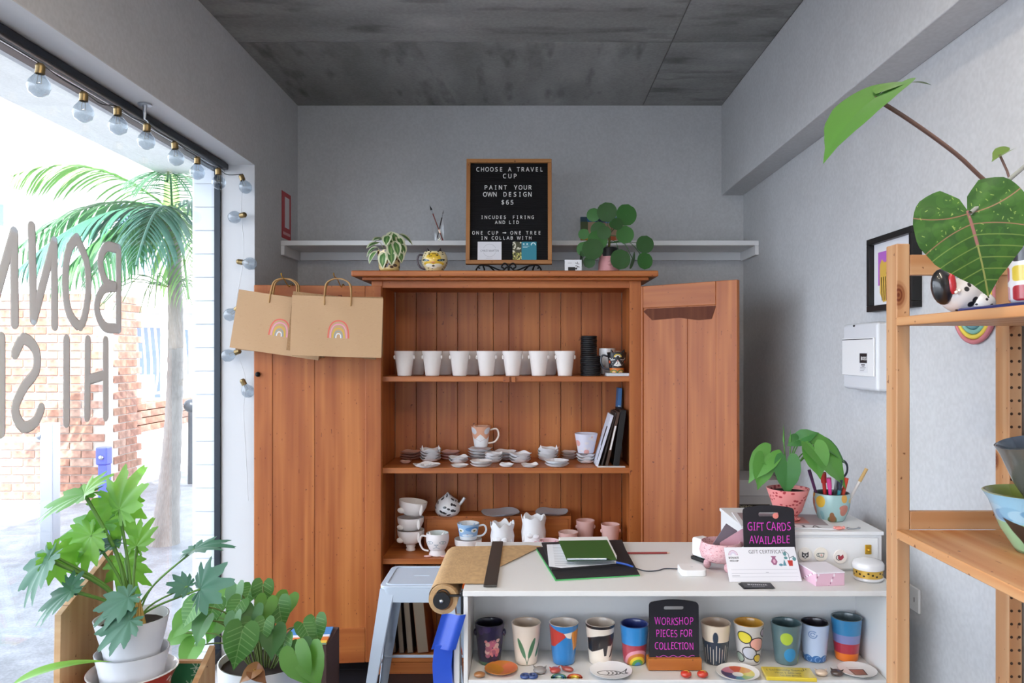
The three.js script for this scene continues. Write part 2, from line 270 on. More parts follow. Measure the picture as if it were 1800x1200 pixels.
// leaves: length along +z, width along x, face up +y
const PR = {
  ovate: (v) => Math.pow(Math.sin(Math.PI * Math.pow(v, 0.75)), 0.8), lance: (v) => Math.pow(Math.sin(Math.PI * Math.pow(v, 0.6)), 1.1), strap: (v) => Math.min(1, 9 * v + 0.3) * Math.pow(1 - v, 0.45),
  heart: (v) => Math.pow(Math.min(1, v / 0.22 + 0.12), 0.6) * Math.pow(1 - v, 0.62) * 1.12, round: (v) => Math.sqrt(Math.max(0, 1 - Math.pow(2 * v - 1, 2))),
  lobed: (v) => Math.pow(Math.sin(Math.PI * Math.pow(v * 0.98 + 0.01, 0.7)), 0.6) * (0.5 + 0.5 * Math.pow(Math.abs(Math.cos(v * 5.5 * Math.PI)), 0.7)),
};
function leafGeo(L, W, prof, o = {}) { if (prof === PR.heart) return radialLeaf(L, W, heartR, { ...o, seg: 44, rings: 5 }); if (prof === PR.lobed) return radialLeaf(L, W, lobedR, { ...o, seg: 120, rings: 6 }); return stripLeaf(L, W, prof, o); }
function stripLeaf(L, W, prof, { droop = 0.5, fold = 0.15, n = 18, m = 6, notch = 0, wave = 0 } = {}) {
  const pos = [], uv = [], idx = []; let y = 0, z = 0;
  for (let i = 0; i <= n; i++) {
    const v = i / n, th = droop * v; if (i) { z += Math.cos(th) * L / n; y -= Math.sin(th) * L / n; }
    const w = W * prof(v) / 2;
    for (let j = 0; j <= m; j++) { const u = j / m * 2 - 1, a = Math.abs(u), nz = notch * L * ((1 - a) * Math.pow(1 - v, 6) - 0.5 * a * Math.pow(1 - v, 8)); pos.push(u * w, y + fold * a * w + wave * W * Math.sin(v * 13 + u * 2) * a, z + nz); uv.push(j / m, v); if (i && j) { const b = i * (m + 1) + j; idx.push(b, b - 1, b - m - 2, b, b - m - 2, b - m - 1); } }
  }
  const g = new THREE.BufferGeometry(); g.setAttribute('position', new THREE.Float32BufferAttribute(pos, 3)); g.setAttribute('uv', new THREE.Float32BufferAttribute(uv, 2)); g.setIndex(idx); g.computeVertexNormals(); return g;
}
// leaves drawn out from the petiole: reach R(angle) from the attachment, tip at angle 0
const table = (t) => (a) => { a = Math.abs(a); for (let i = 1; i < t.length; i++) if (a <= t[i][0]) { const k = (a - t[i - 1][0]) / (t[i][0] - t[i - 1][0]), s = k * k * (3 - 2 * k); return t[i - 1][1] + (t[i][1] - t[i - 1][1]) * (i === 1 ? Math.sqrt(k) : s); } return t[t.length - 1][1]; };
const heartR = table([[0, 1], [0.5, 0.66], [1.0, 0.56], [1.6, 0.5], [2.2, 0.5], [2.65, 0.44], [2.95, 0.25], [3.15, 0.07]]);
const lobedR = (a) => { const b = Math.abs(a), env = 0.36 + 0.64 * Math.pow(0.5 + 0.5 * Math.cos(b * 0.95), 1.6), k = b > 2.85 ? 0.25 : 1; return k * env * (0.6 + 0.4 * Math.pow(Math.abs(Math.cos(b * 6.2)), 0.8)) * (1 + 0.06 * Math.sin(b * 27)); };
function radialLeaf(L, W, R, { droop = 0.5, fold = 0.15, wave = 0, rings = 6, seg = 64 } = {}) {
  const pos = [], uv = [], idx = []; let xm = 0; for (let j = 0; j <= seg; j++) { const a = (j / seg * 2 - 1) * Math.PI; xm = Math.max(xm, Math.abs(Math.sin(a) * R(a))); }
  const kx = W / (2 * xm), kz = L / 1.3;
  for (let i = 0; i <= rings; i++) for (let j = 0; j <= seg; j++) { const a = (j / seg * 2 - 1) * Math.PI, r = R(a) * i / rings, x = Math.sin(a) * r * kx, z = Math.cos(a) * r * kz; pos.push(x, fold * Math.abs(x) - droop * (z > 0 ? z * z : 0.4 * z * z) / L * 0.8 + wave * W * Math.sin(a * 9) * i / rings, z); uv.push(0.5 + x / W, 0.25 + 0.75 * z / kz); if (i && j) { const b = i * (seg + 1) + j; idx.push(b, b - 1, b - seg - 2, b, b - seg - 2, b - seg - 1); } }
  const g = new THREE.BufferGeometry(); g.setAttribute('position', new THREE.Float32BufferAttribute(pos, 3)); g.setAttribute('uv', new THREE.Float32BufferAttribute(uv, 2)); g.setIndex(idx); g.computeVertexNormals(); return g;
}
function aim(o, dir, up = V(0, 1, 0)) { const z = dir.clone().normalize(), x = up.clone().cross(z).normalize(), y = z.clone().cross(x); o.quaternion.setFromRotationMatrix(new THREE.Matrix4().makeBasis(x, y, z)); return o; }
const aimed = (g, p, dir, up) => { const o = aim(new THREE.Object3D(), dir, up); o.position.copy(p); o.updateMatrix(); return g.clone().applyMatrix4(o.matrix); };
{ // palm
  const p = thing('palm_tree', 'slender ringed palm with arching feather fronds outside the window', 'palm tree', V(-3.0, -0.02, -6.3));
  const pr = []; for (let i = 0; i <= 60; i++) { const t = i / 60; pr.push([0.052 + 0.05 * Math.pow(1 - t, 5) + 0.014 * (1 - t) + (i % 3 === 0 ? 0.004 : 0), t * 2.75]); }
  const lean = (g) => bend(g, (v) => { v.x += 0.06 * Math.sin(v.y * 1.1) + 0.02 * v.y; });
  mesh('trunk', lean(lathe(pr, 18)), std('#a8a39d', 0.9, { map: T.stone }), p);
  const top = V(0.06 * Math.sin(3) + 0.055, 2.72, 0);
  mesh('crownshaft', lean(lathe([[0.06, 2.6], [0.07, 2.75], [0.05, 3.0], [0.02, 3.15]], 14)), std('#7f9a5c', 0.6), p);
  const fm = [leafM('#4f8a52', null, 0.25), leafM('#3f7763', null, 0.25), leafM('#79a95a', null, 0.3)];
  const fr = [[-1, 0.42, 0.15, 1.25], [-0.9, 0.2, 0.6, 1.1], [-0.5, 0.9, 0.3, 1.1], [0.3, 0.8, 0.7, 1.0], [0.75, 0.5, 0.3, 1.1], [0.85, 0.1, -0.4, 1.0], [-0.7, -0.05, 0.5, 0.85], [0.2, 0.2, 0.95, 1.0], [-0.2, 0.5, -0.9, 1.1], [0.5, 0.7, -0.7, 1.1], [-0.75, 0.55, -0.5, 1.1], [0.45, -0.2, 0.7, 0.8], [-0.3, -0.1, 0.8, 0.8]];
  fr.forEach(([dx, dy, dz, L], k) => {
    const d = V(dx, 0, dz).normalize(), c = []; for (let i = 0; i <= 10; i++) { const t = i / 10; c.push(top.clone().addScaledVector(d, L * t).add(V(0, dy * L * t - 0.75 * L * t * t, 0))); }
    const cv = new THREE.CatmullRomCurve3(c), gs = [new THREE.TubeGeometry(cv, 12, 0.009, 5)], lg = leafGeo(1, 0.11, PR.strap, { droop: 0.8, fold: 0.3, n: 5, m: 2 });
    for (let i = 2; i < 27; i++) { const t = i / 27, q = cv.getPoint(t), tg = cv.getTangent(t), sd = tg.clone().cross(V(0, 1, 0)).normalize(), l = 0.46 * Math.sin(Math.PI * (0.15 + 0.8 * t)) + 0.05; for (const s of [-1, 1]) gs.push(aimed(lg.clone().scale(l * 0.75, l, l), q, sd.clone().multiplyScalar(s).addScaledVector(tg, 0.9).add(V(0, -0.25 + rnd(0.3), 0)))); }
    mesh('frond', join(gs), fm[k % 3], p);
  });
  const sp = []; for (let k = 0; k < 26; k++) { const a = rnd(6.28), r = rnd(0.25, 0.5); sp.push(tube([[0.05, 2.1, 0], [Math.sin(a) * r * 0.6, 2.12 + rnd(0.1), Math.cos(a) * r * 0.6], [Math.sin(a) * r, 1.9 + rnd(0.2), Math.cos(a) * r]], 0.004, 6, 4)); }
  mesh('seed_stalks', sp, std('#7f9a72', 0.8), p);
}

// ---------------------------------------------------------------- cabinet
const CF = 3.70;
{
  const c = thing('wooden_cabinet', 'tall old cedar cabinet standing open with shelves of pottery', 'cabinet', V(0, 0, -CF));
  const B = (x0, x1, y0, y1, Z0, Z1, r, g) => bx(x0, x1, y0, y1, CF - Z1, CF - Z0, r, g);
  mesh('cornice', [B(-0.845, 0.605, 1.908, 1.936, 3.62, 4.12, 0.006), B(-0.80, 0.565, 1.893, 1.908, 3.655, 4.12, 0.004)], M.cedar, c);
  mesh('frieze', B(-0.712, 0.478, 1.86, 1.893, CF, CF + 0.02, 0.001), M.cedar, c);
  mesh('side_panel', B(-0.764, -0.742, 0, 1.893, CF, 4.10), M.cedar, c); mesh('side_panel', B(0.512, 0.534, 0, 1.893, CF, 4.10), M.cedar, c);
  mesh('stile', B(-0.764, -0.712, 0.0, 1.893, CF - 0.004, CF + 0.02), M.cedar, c); mesh('stile', B(0.478, 0.534, 0.0, 1.893, CF - 0.004, CF + 0.02), M.cedar, c);
  mesh('inner_side', B(-0.742, -0.718, 0.08, 1.88, CF + 0.02, 4.08), M.cedar, c); mesh('inner_side', B(0.488, 0.512, 0.08, 1.88, CF + 0.02, 4.08), M.cedar, c);
  mesh('ceiling_board', B(-0.742, 0.512, 1.868, 1.89, CF + 0.02, 4.08), M.cedar, c);
  const seams = [-0.742, -0.718, -0.606, -0.497, -0.385, -0.279, -0.196, -0.113, 0.051, 0.163, 0.272, 0.381, 0.487, 0.512], plank = M.cedar;
  for (let i = 1; i < seams.length - 2; i++) mesh('back_plank', B(seams[i] + 0.001, seams[i + 1] - 0.001, 0.03, 1.87, 4.08 + (i % 2) * 0.001, 4.098, 0.002, 1), plank, c);
  for (const [y, s] of [[1.434, 0.026], [0.993, 0.028], [0.555, 0.028], [0.079, 0.024]]) mesh('shelf', B(-0.717, 0.487, y - s, y, CF + 0.006, 4.078, 0.003, 0), M.cedar, c);
  mesh('shelf_catch', [B(-0.13, -0.098, 1.406, 1.432, CF - 0.016, CF + 0.006), B(-0.09, -0.07, 1.406, 1.432, CF - 0.012, CF + 0.006)], M.cedar, c);
  mesh('plinth', B(-0.712, 0.478, 0, 0.054, CF + 0.002, CF + 0.02), M.cedar, c);
  const door = (hx, hZ, ex, eZ, side) => {          // hinge and free edge in plan
    const d = new THREE.Group(); d.name = 'door'; c.add(d); d.position.set(hx, 0, CF - hZ); const w = Math.hypot(ex - hx, eZ - hZ); d.rotation.y = Math.atan2(eZ - hZ, ex - hx);
    const y0 = 0.075, y1 = 1.866, s0 = side < 0 ? 0.075 : 0.012, s1 = side < 0 ? 0.085 : 0.105, t = 0.022;
    mesh('stile', bx(0, s0, y0, y1, -t / 2, t / 2, 0.003, 1), M.cedar, d); mesh('stile', bx(w - s1, w, y0, y1, -t / 2, t / 2, 0.003, 1), M.cedar, d);
    mesh('rail', bx(s0 + 0.0005, w - s1 - 0.0005, y1 - 0.105, y1, -t / 2, t / 2, 0.003, 0), M.cedar, d); mesh('rail', bx(s0 + 0.0005, w - s1 - 0.0005, y0, y0 + 0.165, -t / 2, t / 2, 0.003, 0), M.cedar, d);
    const mid = s0 + (w - s1 - s0) * (side < 0 ? 0.55 : 0.62);
    mesh('panel_board', bx(s0 - 0.002, mid - 0.0006, y0 + 0.16, y1 - 0.1, -t / 2 + 0.004, t / 2 - 0.007, 0.002, 1), M.cedar, d); mesh('panel_board', bx(mid + 0.0006, w - s1 + 0.002, y0 + 0.16, y1 - 0.1, -t / 2 + 0.004, t / 2 - 0.007, 0.002, 1), M.cedar, d);
    return [d, w];
  };
  const [dl, wl] = door(-0.711, 3.672, -1.297, 3.612, -1);
  const k = mesh('knob', [cyl(0.006, 0.006, 0.018, 10).rotateX(Math.PI / 2), ball(0.012, 0, 0, 0.02)], M.iron, dl, V(wl - 0.02, 1.447, 0)); k.rotation.y = Math.PI;
  const [dr, wr] = door(0.537, 3.69, 0.9055, 3.34, 1);
  const st = extrude([[0.02, 0], [0.0, -0.012], [0.05, -0.055], [0.2, -0.048], [0.3, -0.062], [wr - 0.14, -0.058], [wr - 0.118, 0]], 0.001); mesh('bare_patch', st.rotateY(0).translate(0.012, 1.757, 0), std('#6e3c22', 0.8, { map: T.cedar }), dr, V(0, 0, 0.0045));
  
}
// ---------------------------------------------------------------- long wall shelf and what is on it
{
  const s = thing('wall_shelf', 'long white shelf running wall to wall above the cabinet', 'shelf', V(0, 2.115, -ZB));
  mesh('board', bx(XL + 0.001, XR - 0.001, 0, 0.026, 0.002, 0.3, 0.002), M.white, s);
  mesh('cleat', bx(XL + 0.02, XR - 0.02, -0.045, 0, 0.001, 0.02), M.white, s); mesh('cleat', bx(XL + 0.001, XL + 0.02, -0.05, 0, 0.02, 0.298), M.white, s); mesh('cleat', bx(XR - 0.02, XR - 0.001, -0.05, 0, 0.02, 0.298), M.white, s);
  const Y = 2.142;
  const sg = thing('safety_sign', 'narrow red safety sign with a pale panel on the side wall above the shelf', 'sign', V(XL + 0.001, 2.16, -4.15)); mesh('plate', bx(0, 0.003, 0, 0.25, -0.075, 0.075, 0.001), std('#b5333a', 0.5), sg); mesh('panel', bx(0.003, 0.0036, 0.06, 0.225, -0.045, 0.03, 0), std('#d8d2d6', 0.6), sg); mesh('stripe', bx(0.003, 0.0036, 0.02, 0.035, -0.06, 0.06, 0), std('#d8a0a4', 0.6), sg);
  const j = thing('glass_jar', 'clear glass jar holding paint brushes on the wall shelf', 'jar', V(-0.497, Y, -4.2));
  mesh('jar_body', lathe([[0, 0.004], [0.04, 0.004], [0.044, 0.012], [0.046, 0.1], [0.036, 0.122], [0.036, 0.142], [0.039, 0.142], [0.039, 0.121], [0.049, 0.1], [0.048, 0.008], [0.043, 0], [0, 0]], 28), M.glass, j);
  for (const [a, b, col, head] of [[[0.025, 0.006, 0.01], [-0.052, 0.21, 0], '#8e3a30', 0.006], [[-0.018, 0.006, 0.0], [0.022, 0.185, -0.01], '#3a3434', 0.003]]) {
    const br = thing('paint_brush', head > 0.004 ? 'red handled paint brush leaning left in the glass jar' : 'thin dark paint brush leaning right in the glass jar', 'brush', V(-0.497, Y, -4.2)), A = V(...a), Bv = V(...b), m = A.clone().lerp(Bv, 0.78);
    mesh('handle', tube([A, A.clone().lerp(m, 0.5), m], 0.0035, 4, 6), std(col, 0.4), br); mesh('ferrule', tube([m, m.clone().lerp(Bv, 0.3), A.clone().lerp(Bv, 0.9)], 0.0036, 2, 6), M.steel, br); mesh('bristles', aimed(new THREE.ConeGeometry(head, 0.03, 8).rotateX(Math.PI / 2), A.clone().lerp(Bv, 0.95), Bv.clone().sub(A), V(1, 0, 0)), M.black, br);
  }
  const art = paint(256, 180, (x) => { x.fillStyle = '#a88c74'; x.fillRect(0, 0, 256, 180); const L = (c, ...r) => { x.fillStyle = c; x.fillRect(...r); }; L('#2f4a5a', 0, 0, 40, 40); L('#1f5f8c', 40, 0, 60, 32); L('#20304c', 95, 0, 60, 36); L('#5f7fb0', 150, 0, 106, 40); L('#4d5a3a', 0, 30, 44, 60); L('#b59a1c', 0, 88, 44, 50); L('#a0682a', 0, 138, 44, 42); L('#b85a34', 170, 120, 40, 30); L('#b06a44', 44, 150, 120, 30); });
  const cv = tag(mesh('painted_canvas', bx(-0.12, 0.12, 0, 0.168, -0.008, 0.008, 0.001), std('#ffffff', 0.7, { map: art })), 'small abstract painting in blue, yellow and tan propped on the wall shelf', 'painting');
  { const U = cv.geometry.attributes.uv, P = cv.geometry.attributes.position; for (let i = 0; i < P.count; i++) U.setXY(i, P.getX(i) / 0.24 + 0.5, P.getY(i) / 0.168); }
  cv.position.set(0.402, Y, -4.3); cv.rotation.x = -0.1;
}
// ---------------------------------------------------------------- on top of the cabinet
const CT = 1.937;
function potted(t, pots, soilR, soilY) { mesh('pot', pots, t.userData.pm, t); delete t.userData.pm; mesh('soil', new THREE.CircleGeometry(soilR, 20).rotateX(-Math.PI / 2).translate(0, soilY, 0), M.soil, t); }
{
  const gir = paint(256, 128, (x) => { for (let i = 0; i < 44; i++) { x.fillStyle = i % 3 ? '#4a2a18' : '#5a3a1c'; const r = rnd(7, 13); path(x, Array.from({ length: 7 }, (_, k) => [(i * 29) % 256 + Math.cos(k * 0.9) * r * rnd(0.8, 1.15), (i * 47) % 128 + Math.sin(k * 0.9) * r * rnd(0.8, 1.15)]), true); x.fill(); } }, '#e3c98a');
  const t = thing('potted_plant', 'cream edged trailing plant in a giraffe print pot on the cabinet', 'plant', V(-0.69, CT + 0.009, -3.76));
  t.userData.pm = glaze('#ffffff', { map: gir }); potted(t, wob(lathe([[0, 0], [0.046, 0], [0.05, 0.01], [0.058, 0.1], [0.054, 0.1], [0.046, 0.012], [0, 0.012]]), 0.01), 0.053, 0.088);
  const sa = tag(mesh('saucer', wob(lathe([[0, 0], [0.05, 0], [0.06, 0.008], [0.056, 0.009], [0.045, 0.004], [0, 0.004]]), 0.015), glaze('#d9a92c')), 'yellow glazed saucer under the giraffe print pot', 'saucer'); sa.position.set(-0.69, CT, -3.76);
  sa.geometry.translate(0, 0, 0);
  const edge = paint(64, 64, (x) => { x.fillStyle = '#4f7d3e'; path(x, [[32, 2], [52, 20], [50, 44], [34, 62], [14, 46], [12, 22]], true); x.fill(); x.fillStyle = '#7fa35c'; path(x, [[32, 2], [38, 20], [34, 60], [27, 30]], true); x.fill(); }, '#e4e6c4'), lm = leafM('#ffffff', edge, 0.15);
  [[-0.075, 0.07, 0.03, 2.2], [-0.05, 0.12, 0.05, 1.2], [-0.03, 0.15, 0.03, 1.0], [0.0, 0.17, 0.04, 1.6], [0.03, 0.19, 0.02, 2.2], [0.055, 0.17, 0.02, 2.4], [0.07, 0.12, 0.03, 2.4], [0.02, 0.12, 0.06, 2.6], [0.045, 0.13, 0.055, 2.5], [-0.02, 0.06, 0.062, 2.8], [-0.085, 0.1, 0.0, 1.8], [0.06, 0.19, -0.03, 1.5], [-0.03, 0.16, -0.04, 1], [0.02, 0.08, 0.06, 2.6], [0.01, 0.2, 0.0, 1.9], [0.06, 0.09, 0.04, 2.6]].forEach(([x, y, z, dr], i) => {
    const l = aim(mesh('leaf', leafGeo(rnd(0.075, 0.095), rnd(0.045, 0.055), PR.ovate, { droop: dr * 0.5, fold: 0.2, n: 8, m: 4 }), lm, t, V(x * 0.7, y * 0.75 + 0.045, z * 0.8)), V(x * 1.3, 0.05 - 0.05 * dr, z + 0.03), V(0, 1, 0.4));
    mesh('stem', tube([[x * 0.1, 0.085, z * 0.1], [x * 0.5, y * 0.7 + 0.03, z * 0.5], [x * 0.7, y * 0.75 + 0.045, z * 0.8]], 0.002, 6, 5), lm, t);
  });
}
function catMug({ name, label, cat = 'mug', p, r0, r1, h, map, col, inner, ears = 0, earCol, handle = 0, hcol, group, turn = 0, belly = 0, foot = 0, glz = true, uneven = 0.008 }) {
  const t = thing(name, label, cat, p, group, turn), pr = [[0, 0], [r0 * 0.9, 0]];
  if (foot) pr.push([r0 * 1.05, 0.003], [r0 * 0.85, foot]);
  for (let i = 0; i <= 8; i++) { const k = i / 8; pr.push([r0 + (r1 - r0) * k + belly * Math.sin(Math.PI * k), foot + 0.004 + (h - foot - 0.004) * k]); }
  const mk = (c, m) => glz ? glaze(c, { map: m ?? null }) : std(c, 0.75, { map: m ?? null }), ph = rnd(6), outer = mk(map ? '#ffffff' : col, map);
  mesh('body', wob(lathe(pr), uneven, 3, ph), outer, t);
  mesh('inside', wob(lathe([[r1, h], [r1 - 0.002, h + 0.0015], [r1 - 0.005, h - 0.001], ...Array.from({ length: 7 }, (_, i) => { const k = 1 - (i + 1) / 8; return [r0 + (r1 - r0) * k + belly * Math.sin(Math.PI * k) - 0.005, foot + 0.008 + (h - foot - 0.008) * k]; }), [0, foot + 0.01]]), uneven, 3, ph), mk(inner ?? col), t);
  if (ears) for (const s of [-1, 1]) mesh('ear', bend(new THREE.ConeGeometry(ears * 0.5, ears, 4, 2), (v) => { v.z *= 0.4; }).rotateZ(-s * 0.3).translate(s * r1 * 0.62, h + ears * 0.3, r1 * 0.68), earCol ? mk(earCol) : outer, t);
  if (handle) { const s = Math.sign(handle), e = Math.abs(handle); mesh('handle', tube([[s * (r1 - 0.006), h * 0.82, 0], [s * (r1 + e * 0.75), h * 0.86, 0], [s * (r1 + e), h * 0.55, 0], [s * (r1 + e * 0.5), h * 0.25, 0], [s * (r0 + (r1 - r0) * 0.2 + belly * 0.6 - 0.004), h * 0.18, 0]], 0.0048, 18, 8), mk(hcol ?? col ?? '#eeeeee'), t); }
  return t;
}
const facePaint = (bg, draw) => paint(256, 128, (x) => draw(x), bg);
{
  const leo = facePaint('#e8d9a8', (x) => {
    x.fillStyle = '#d39aa0'; x.fillRect(0, 0, 66, 128); x.fillRect(190, 0, 66, 128);
    x.fillStyle = '#e2b92e'; blob(x, 128, 50, 26, 40); blob(x, 108, 78, 18, 11); blob(x, 150, 78, 18, 11);
    for (let i = 0; i < 90; i++) { const a = (i * 37) % 256, b = (i * 53) % 128; if (Math.abs(a - 128) < 34 && b > 30 && b < 100) continue; x.fillStyle = '#1c1814'; blob(x, a, b, rnd(2, 4.5), rnd(2, 4)); }
    for (let i = 0; i < 9; i++) { x.fillStyle = '#3a2410'; blob(x, 112 + (i * 13) % 34, 12 + (i * 7) % 22, 2.6); }
    x.fillStyle = '#f2eedd'; blob(x, 112, 88, 17, 10); blob(x, 145, 88, 17, 10); blob(x, 128, 100, 14, 7);
    for (const s of [-1, 1]) { x.fillStyle = '#16202a'; blob(x, 128 + s * 27, 56, 15, 7, s * -0.3); x.fillStyle = '#7fb0a8'; blob(x, 128 + s * 26, 57, 7, 4); x.fillStyle = '#0c0c0c'; blob(x, 128 + s * 26, 57, 3, 3.6); }
    x.fillStyle = '#d98a6a'; path(x, [[118, 68], [138, 68], [128, 78]], true); x.fill(); x.fillStyle = '#111'; blob(x, 128, 92, 5, 4);
  });
  catMug({ name: 'leopard_mug', label: 'round mug painted as a yellow leopard face on the cabinet', p: V(-0.465, CT, -3.74), r0: 0.036, r1: 0.05, h: 0.1, belly: 0.02, map: leo, inner: '#2a2226', ears: 0.024, earCol: '#2a1c1a', handle: -0.034, hcol: '#3a2a3a', uneven: 0.004 });
}
{ // letter board on its iron easel
  const Z = 3.78, b = thing('letter_board', 'oak framed black felt letter board advertising a travel cup to paint', 'letter board', V(-0.105, CT + 0.045, -Z)); b.rotation.x = -0.1;
  const w = 0.43, h = 0.54, t = 0.02; b.scale.set(0.985, 0.985, 1);
  const oak = wood('#b88450', T.ply, 0.5);
  mesh('frame_rail', bx(-w / 2, w / 2, 0, t, -0.012, 0.016, 0.002), oak, b); mesh('frame_rail', bx(-w / 2, w / 2, h - t, h, -0.012, 0.016, 0.002), oak, b);
  mesh('frame_stile', bx(-w / 2, -w / 2 + t, t, h - t, -0.012, 0.016, 0.002), oak, b); mesh('frame_stile', bx(w / 2 - t, w / 2, t, h - t, -0.012, 0.016, 0.002), oak, b);
  const felt = mesh('felt', bx(-w / 2 + t, w / 2 - t, t, h - t, -0.01, 0.001, 0), std('#0b0a0d', 1), b);
  for (let i = 0; i < 44; i++) mesh('felt_rib', bx(-w / 2 + t, w / 2 - t, t + 0.004 + i * 0.0113, t + 0.011 + i * 0.0113, 0.001, 0.003, 0), std('#0b0a0d', 1), felt);
  const cache = {}, lm = std('#ececea', 0.5);
  const line = (s, cx, y, sz, gap, sp) => { const ch = [...s], adv = (c) => c === ' ' ? sp : gap; let x = cx - ch.reduce((a, c) => a + adv(c), 0) / 2; for (const c of ch) { if (c !== ' ') { const key = c + sz; if (!cache[key]) { const g = c === '>' ? join(bx(-sz * 0.5, sz * 0.3, sz * 0.4, sz * 0.6, 0, 0.003, 0), extrude([[sz * 0.2, sz * 0.2], [sz * 0.65, sz * 0.5], [sz * 0.2, sz * 0.8]], 0.003)) : new TextGeometry(c, { font: fontLight, size: sz, depth: 0.003, curveSegments: 4 }); g.computeBoundingBox(); g.translate(-(g.boundingBox.min.x + g.boundingBox.max.x) / 2, 0, 0); cache[key] = g; } mesh('letter', cache[key], lm, b, V(x + adv(c) / 2, y, 0.003)); } x += adv(c); } };
  line('CHOOSE A TRAVEL', 0.003, 0.477, 0.0215, 0.0235, 0.02); line('CUP', 0.004, 0.442, 0.0225, 0.027, 0.02);
  line('PAINT YOUR', -0.005, 0.383, 0.022, 0.0243, 0.028); line('OWN DESIGN', -0.008, 0.347, 0.0225, 0.025, 0.026); line('$65', -0.008, 0.306, 0.0225, 0.023, 0.02);
  line('INCUDES FIRING', -0.008, 0.232, 0.0165, 0.019, 0.026); line('AND LID', -0.01, 0.206, 0.0165, 0.019, 0.012);
  line('ONE CUP > ONE TREE', -0.012, 0.152, 0.0165, 0.0205, 0.016); line('IN COLLAB WITH', -0.014, 0.126, 0.0165, 0.019, 0.016);
  const c1 = paint(256, 200, (x) => { x.strokeStyle = '#8a8a90'; x.lineWidth = 2; x.beginPath(); x.arc(128, 95, 68, 0, 7); x.stroke(); x.fillStyle = '#dcdce2'; x.fillRect(20, 72, 216, 44); hand(x, 'CARIS MARTIN', 128, 108, 30, '#5a5a66', '', 1); x.fillStyle = '#a8a8b0'; x.fillRect(90, 178, 70, 3); }, '#dcdce2');
  const c2 = paint(256, 200, (x) => { for (let i = 0; i < 70; i++) { x.fillStyle = i < 40 ? (i % 2 ? '#d8d4c0' : '#4a4a30') : (i % 2 ? '#8a8f3a' : '#d0c87a'); blob(x, rnd(96), (i < 40 ? rnd(110) : 110 + rnd(90)), rnd(5, 11)); } x.fillStyle = '#1f8296'; x.fillRect(96, 0, 160, 200); x.fillStyle = '#d8ecee'; blob(x, 120, 26, 9); blob(x, 156, 26, 9); x.fillRect(110, 46, 70, 4); x.fillRect(110, 58, 50, 4); x.strokeStyle = '#d8ecee'; x.lineWidth = 10; x.beginPath(); x.arc(222, 34, 22, 3.1, 6.3); x.stroke(); }, '#3a3a24');
  const card = (n, l, tx, x) => { const o = tag(mesh(n, new THREE.BoxGeometry(0.118, 0.092, 0.001), std('#ffffff', 0.5, { map: tx })), l, 'card'); o.position.set(-0.105 + x, CT + 0.045 + 0.067, -Z + 0.0035 - 0.0045); o.rotation.x = -0.1; };
  card('white_card', 'white card with a lettered circle tucked in the letter board frame', c1, -0.095); card('teal_card', 'teal and botanical printed card tucked in the letter board frame', c2, 0.077);
  const e = thing('iron_easel', 'scrolled black wrought iron easel under the letter board', 'easel', V(-0.105, CT, -Z + 0.03));
  const sc = (s) => [tube([[0, 0.03, 0], [s * 0.02, 0.048, 0], [s * 0.035, 0.03, 0], [s * 0.022, 0.022, 0]], 0.004, 14), tube([[0, 0.0, 0], [s * 0.006, 0.03, 0], [s * 0.03, 0.012, 0], [s * 0.09, 0.032, 0], [s * 0.135, 0.038, 0.0], [s * 0.15, 0.03, 0], [s * 0.14, 0.022, 0]], 0.004, 28), tube([[s * 0.125, 0.036, 0], [s * 0.118, 0.015, 0.01], [s * 0.12, 0.004, 0.02]], 0.004, 8), tube([[s * 0.15, 0.03, 0], [s * 0.158, 0.014, 0.01], [s * 0.15, 0.004, 0.02]], 0.004, 8), tube([[s * 0.1, 0.036, 0], [s * 0.1, 0.04, -0.03], [s * 0.06, 0.006, -0.08]], 0.004, 8)];
  mesh('scroll', sc(-1), M.iron, e); mesh('scroll', sc(1), M.iron, e); mesh('foot', tube([[0, 0.03, 0], [0, 0.012, 0.004], [0, 0.004, 0.012]], 0.004, 6), M.iron, e);
}
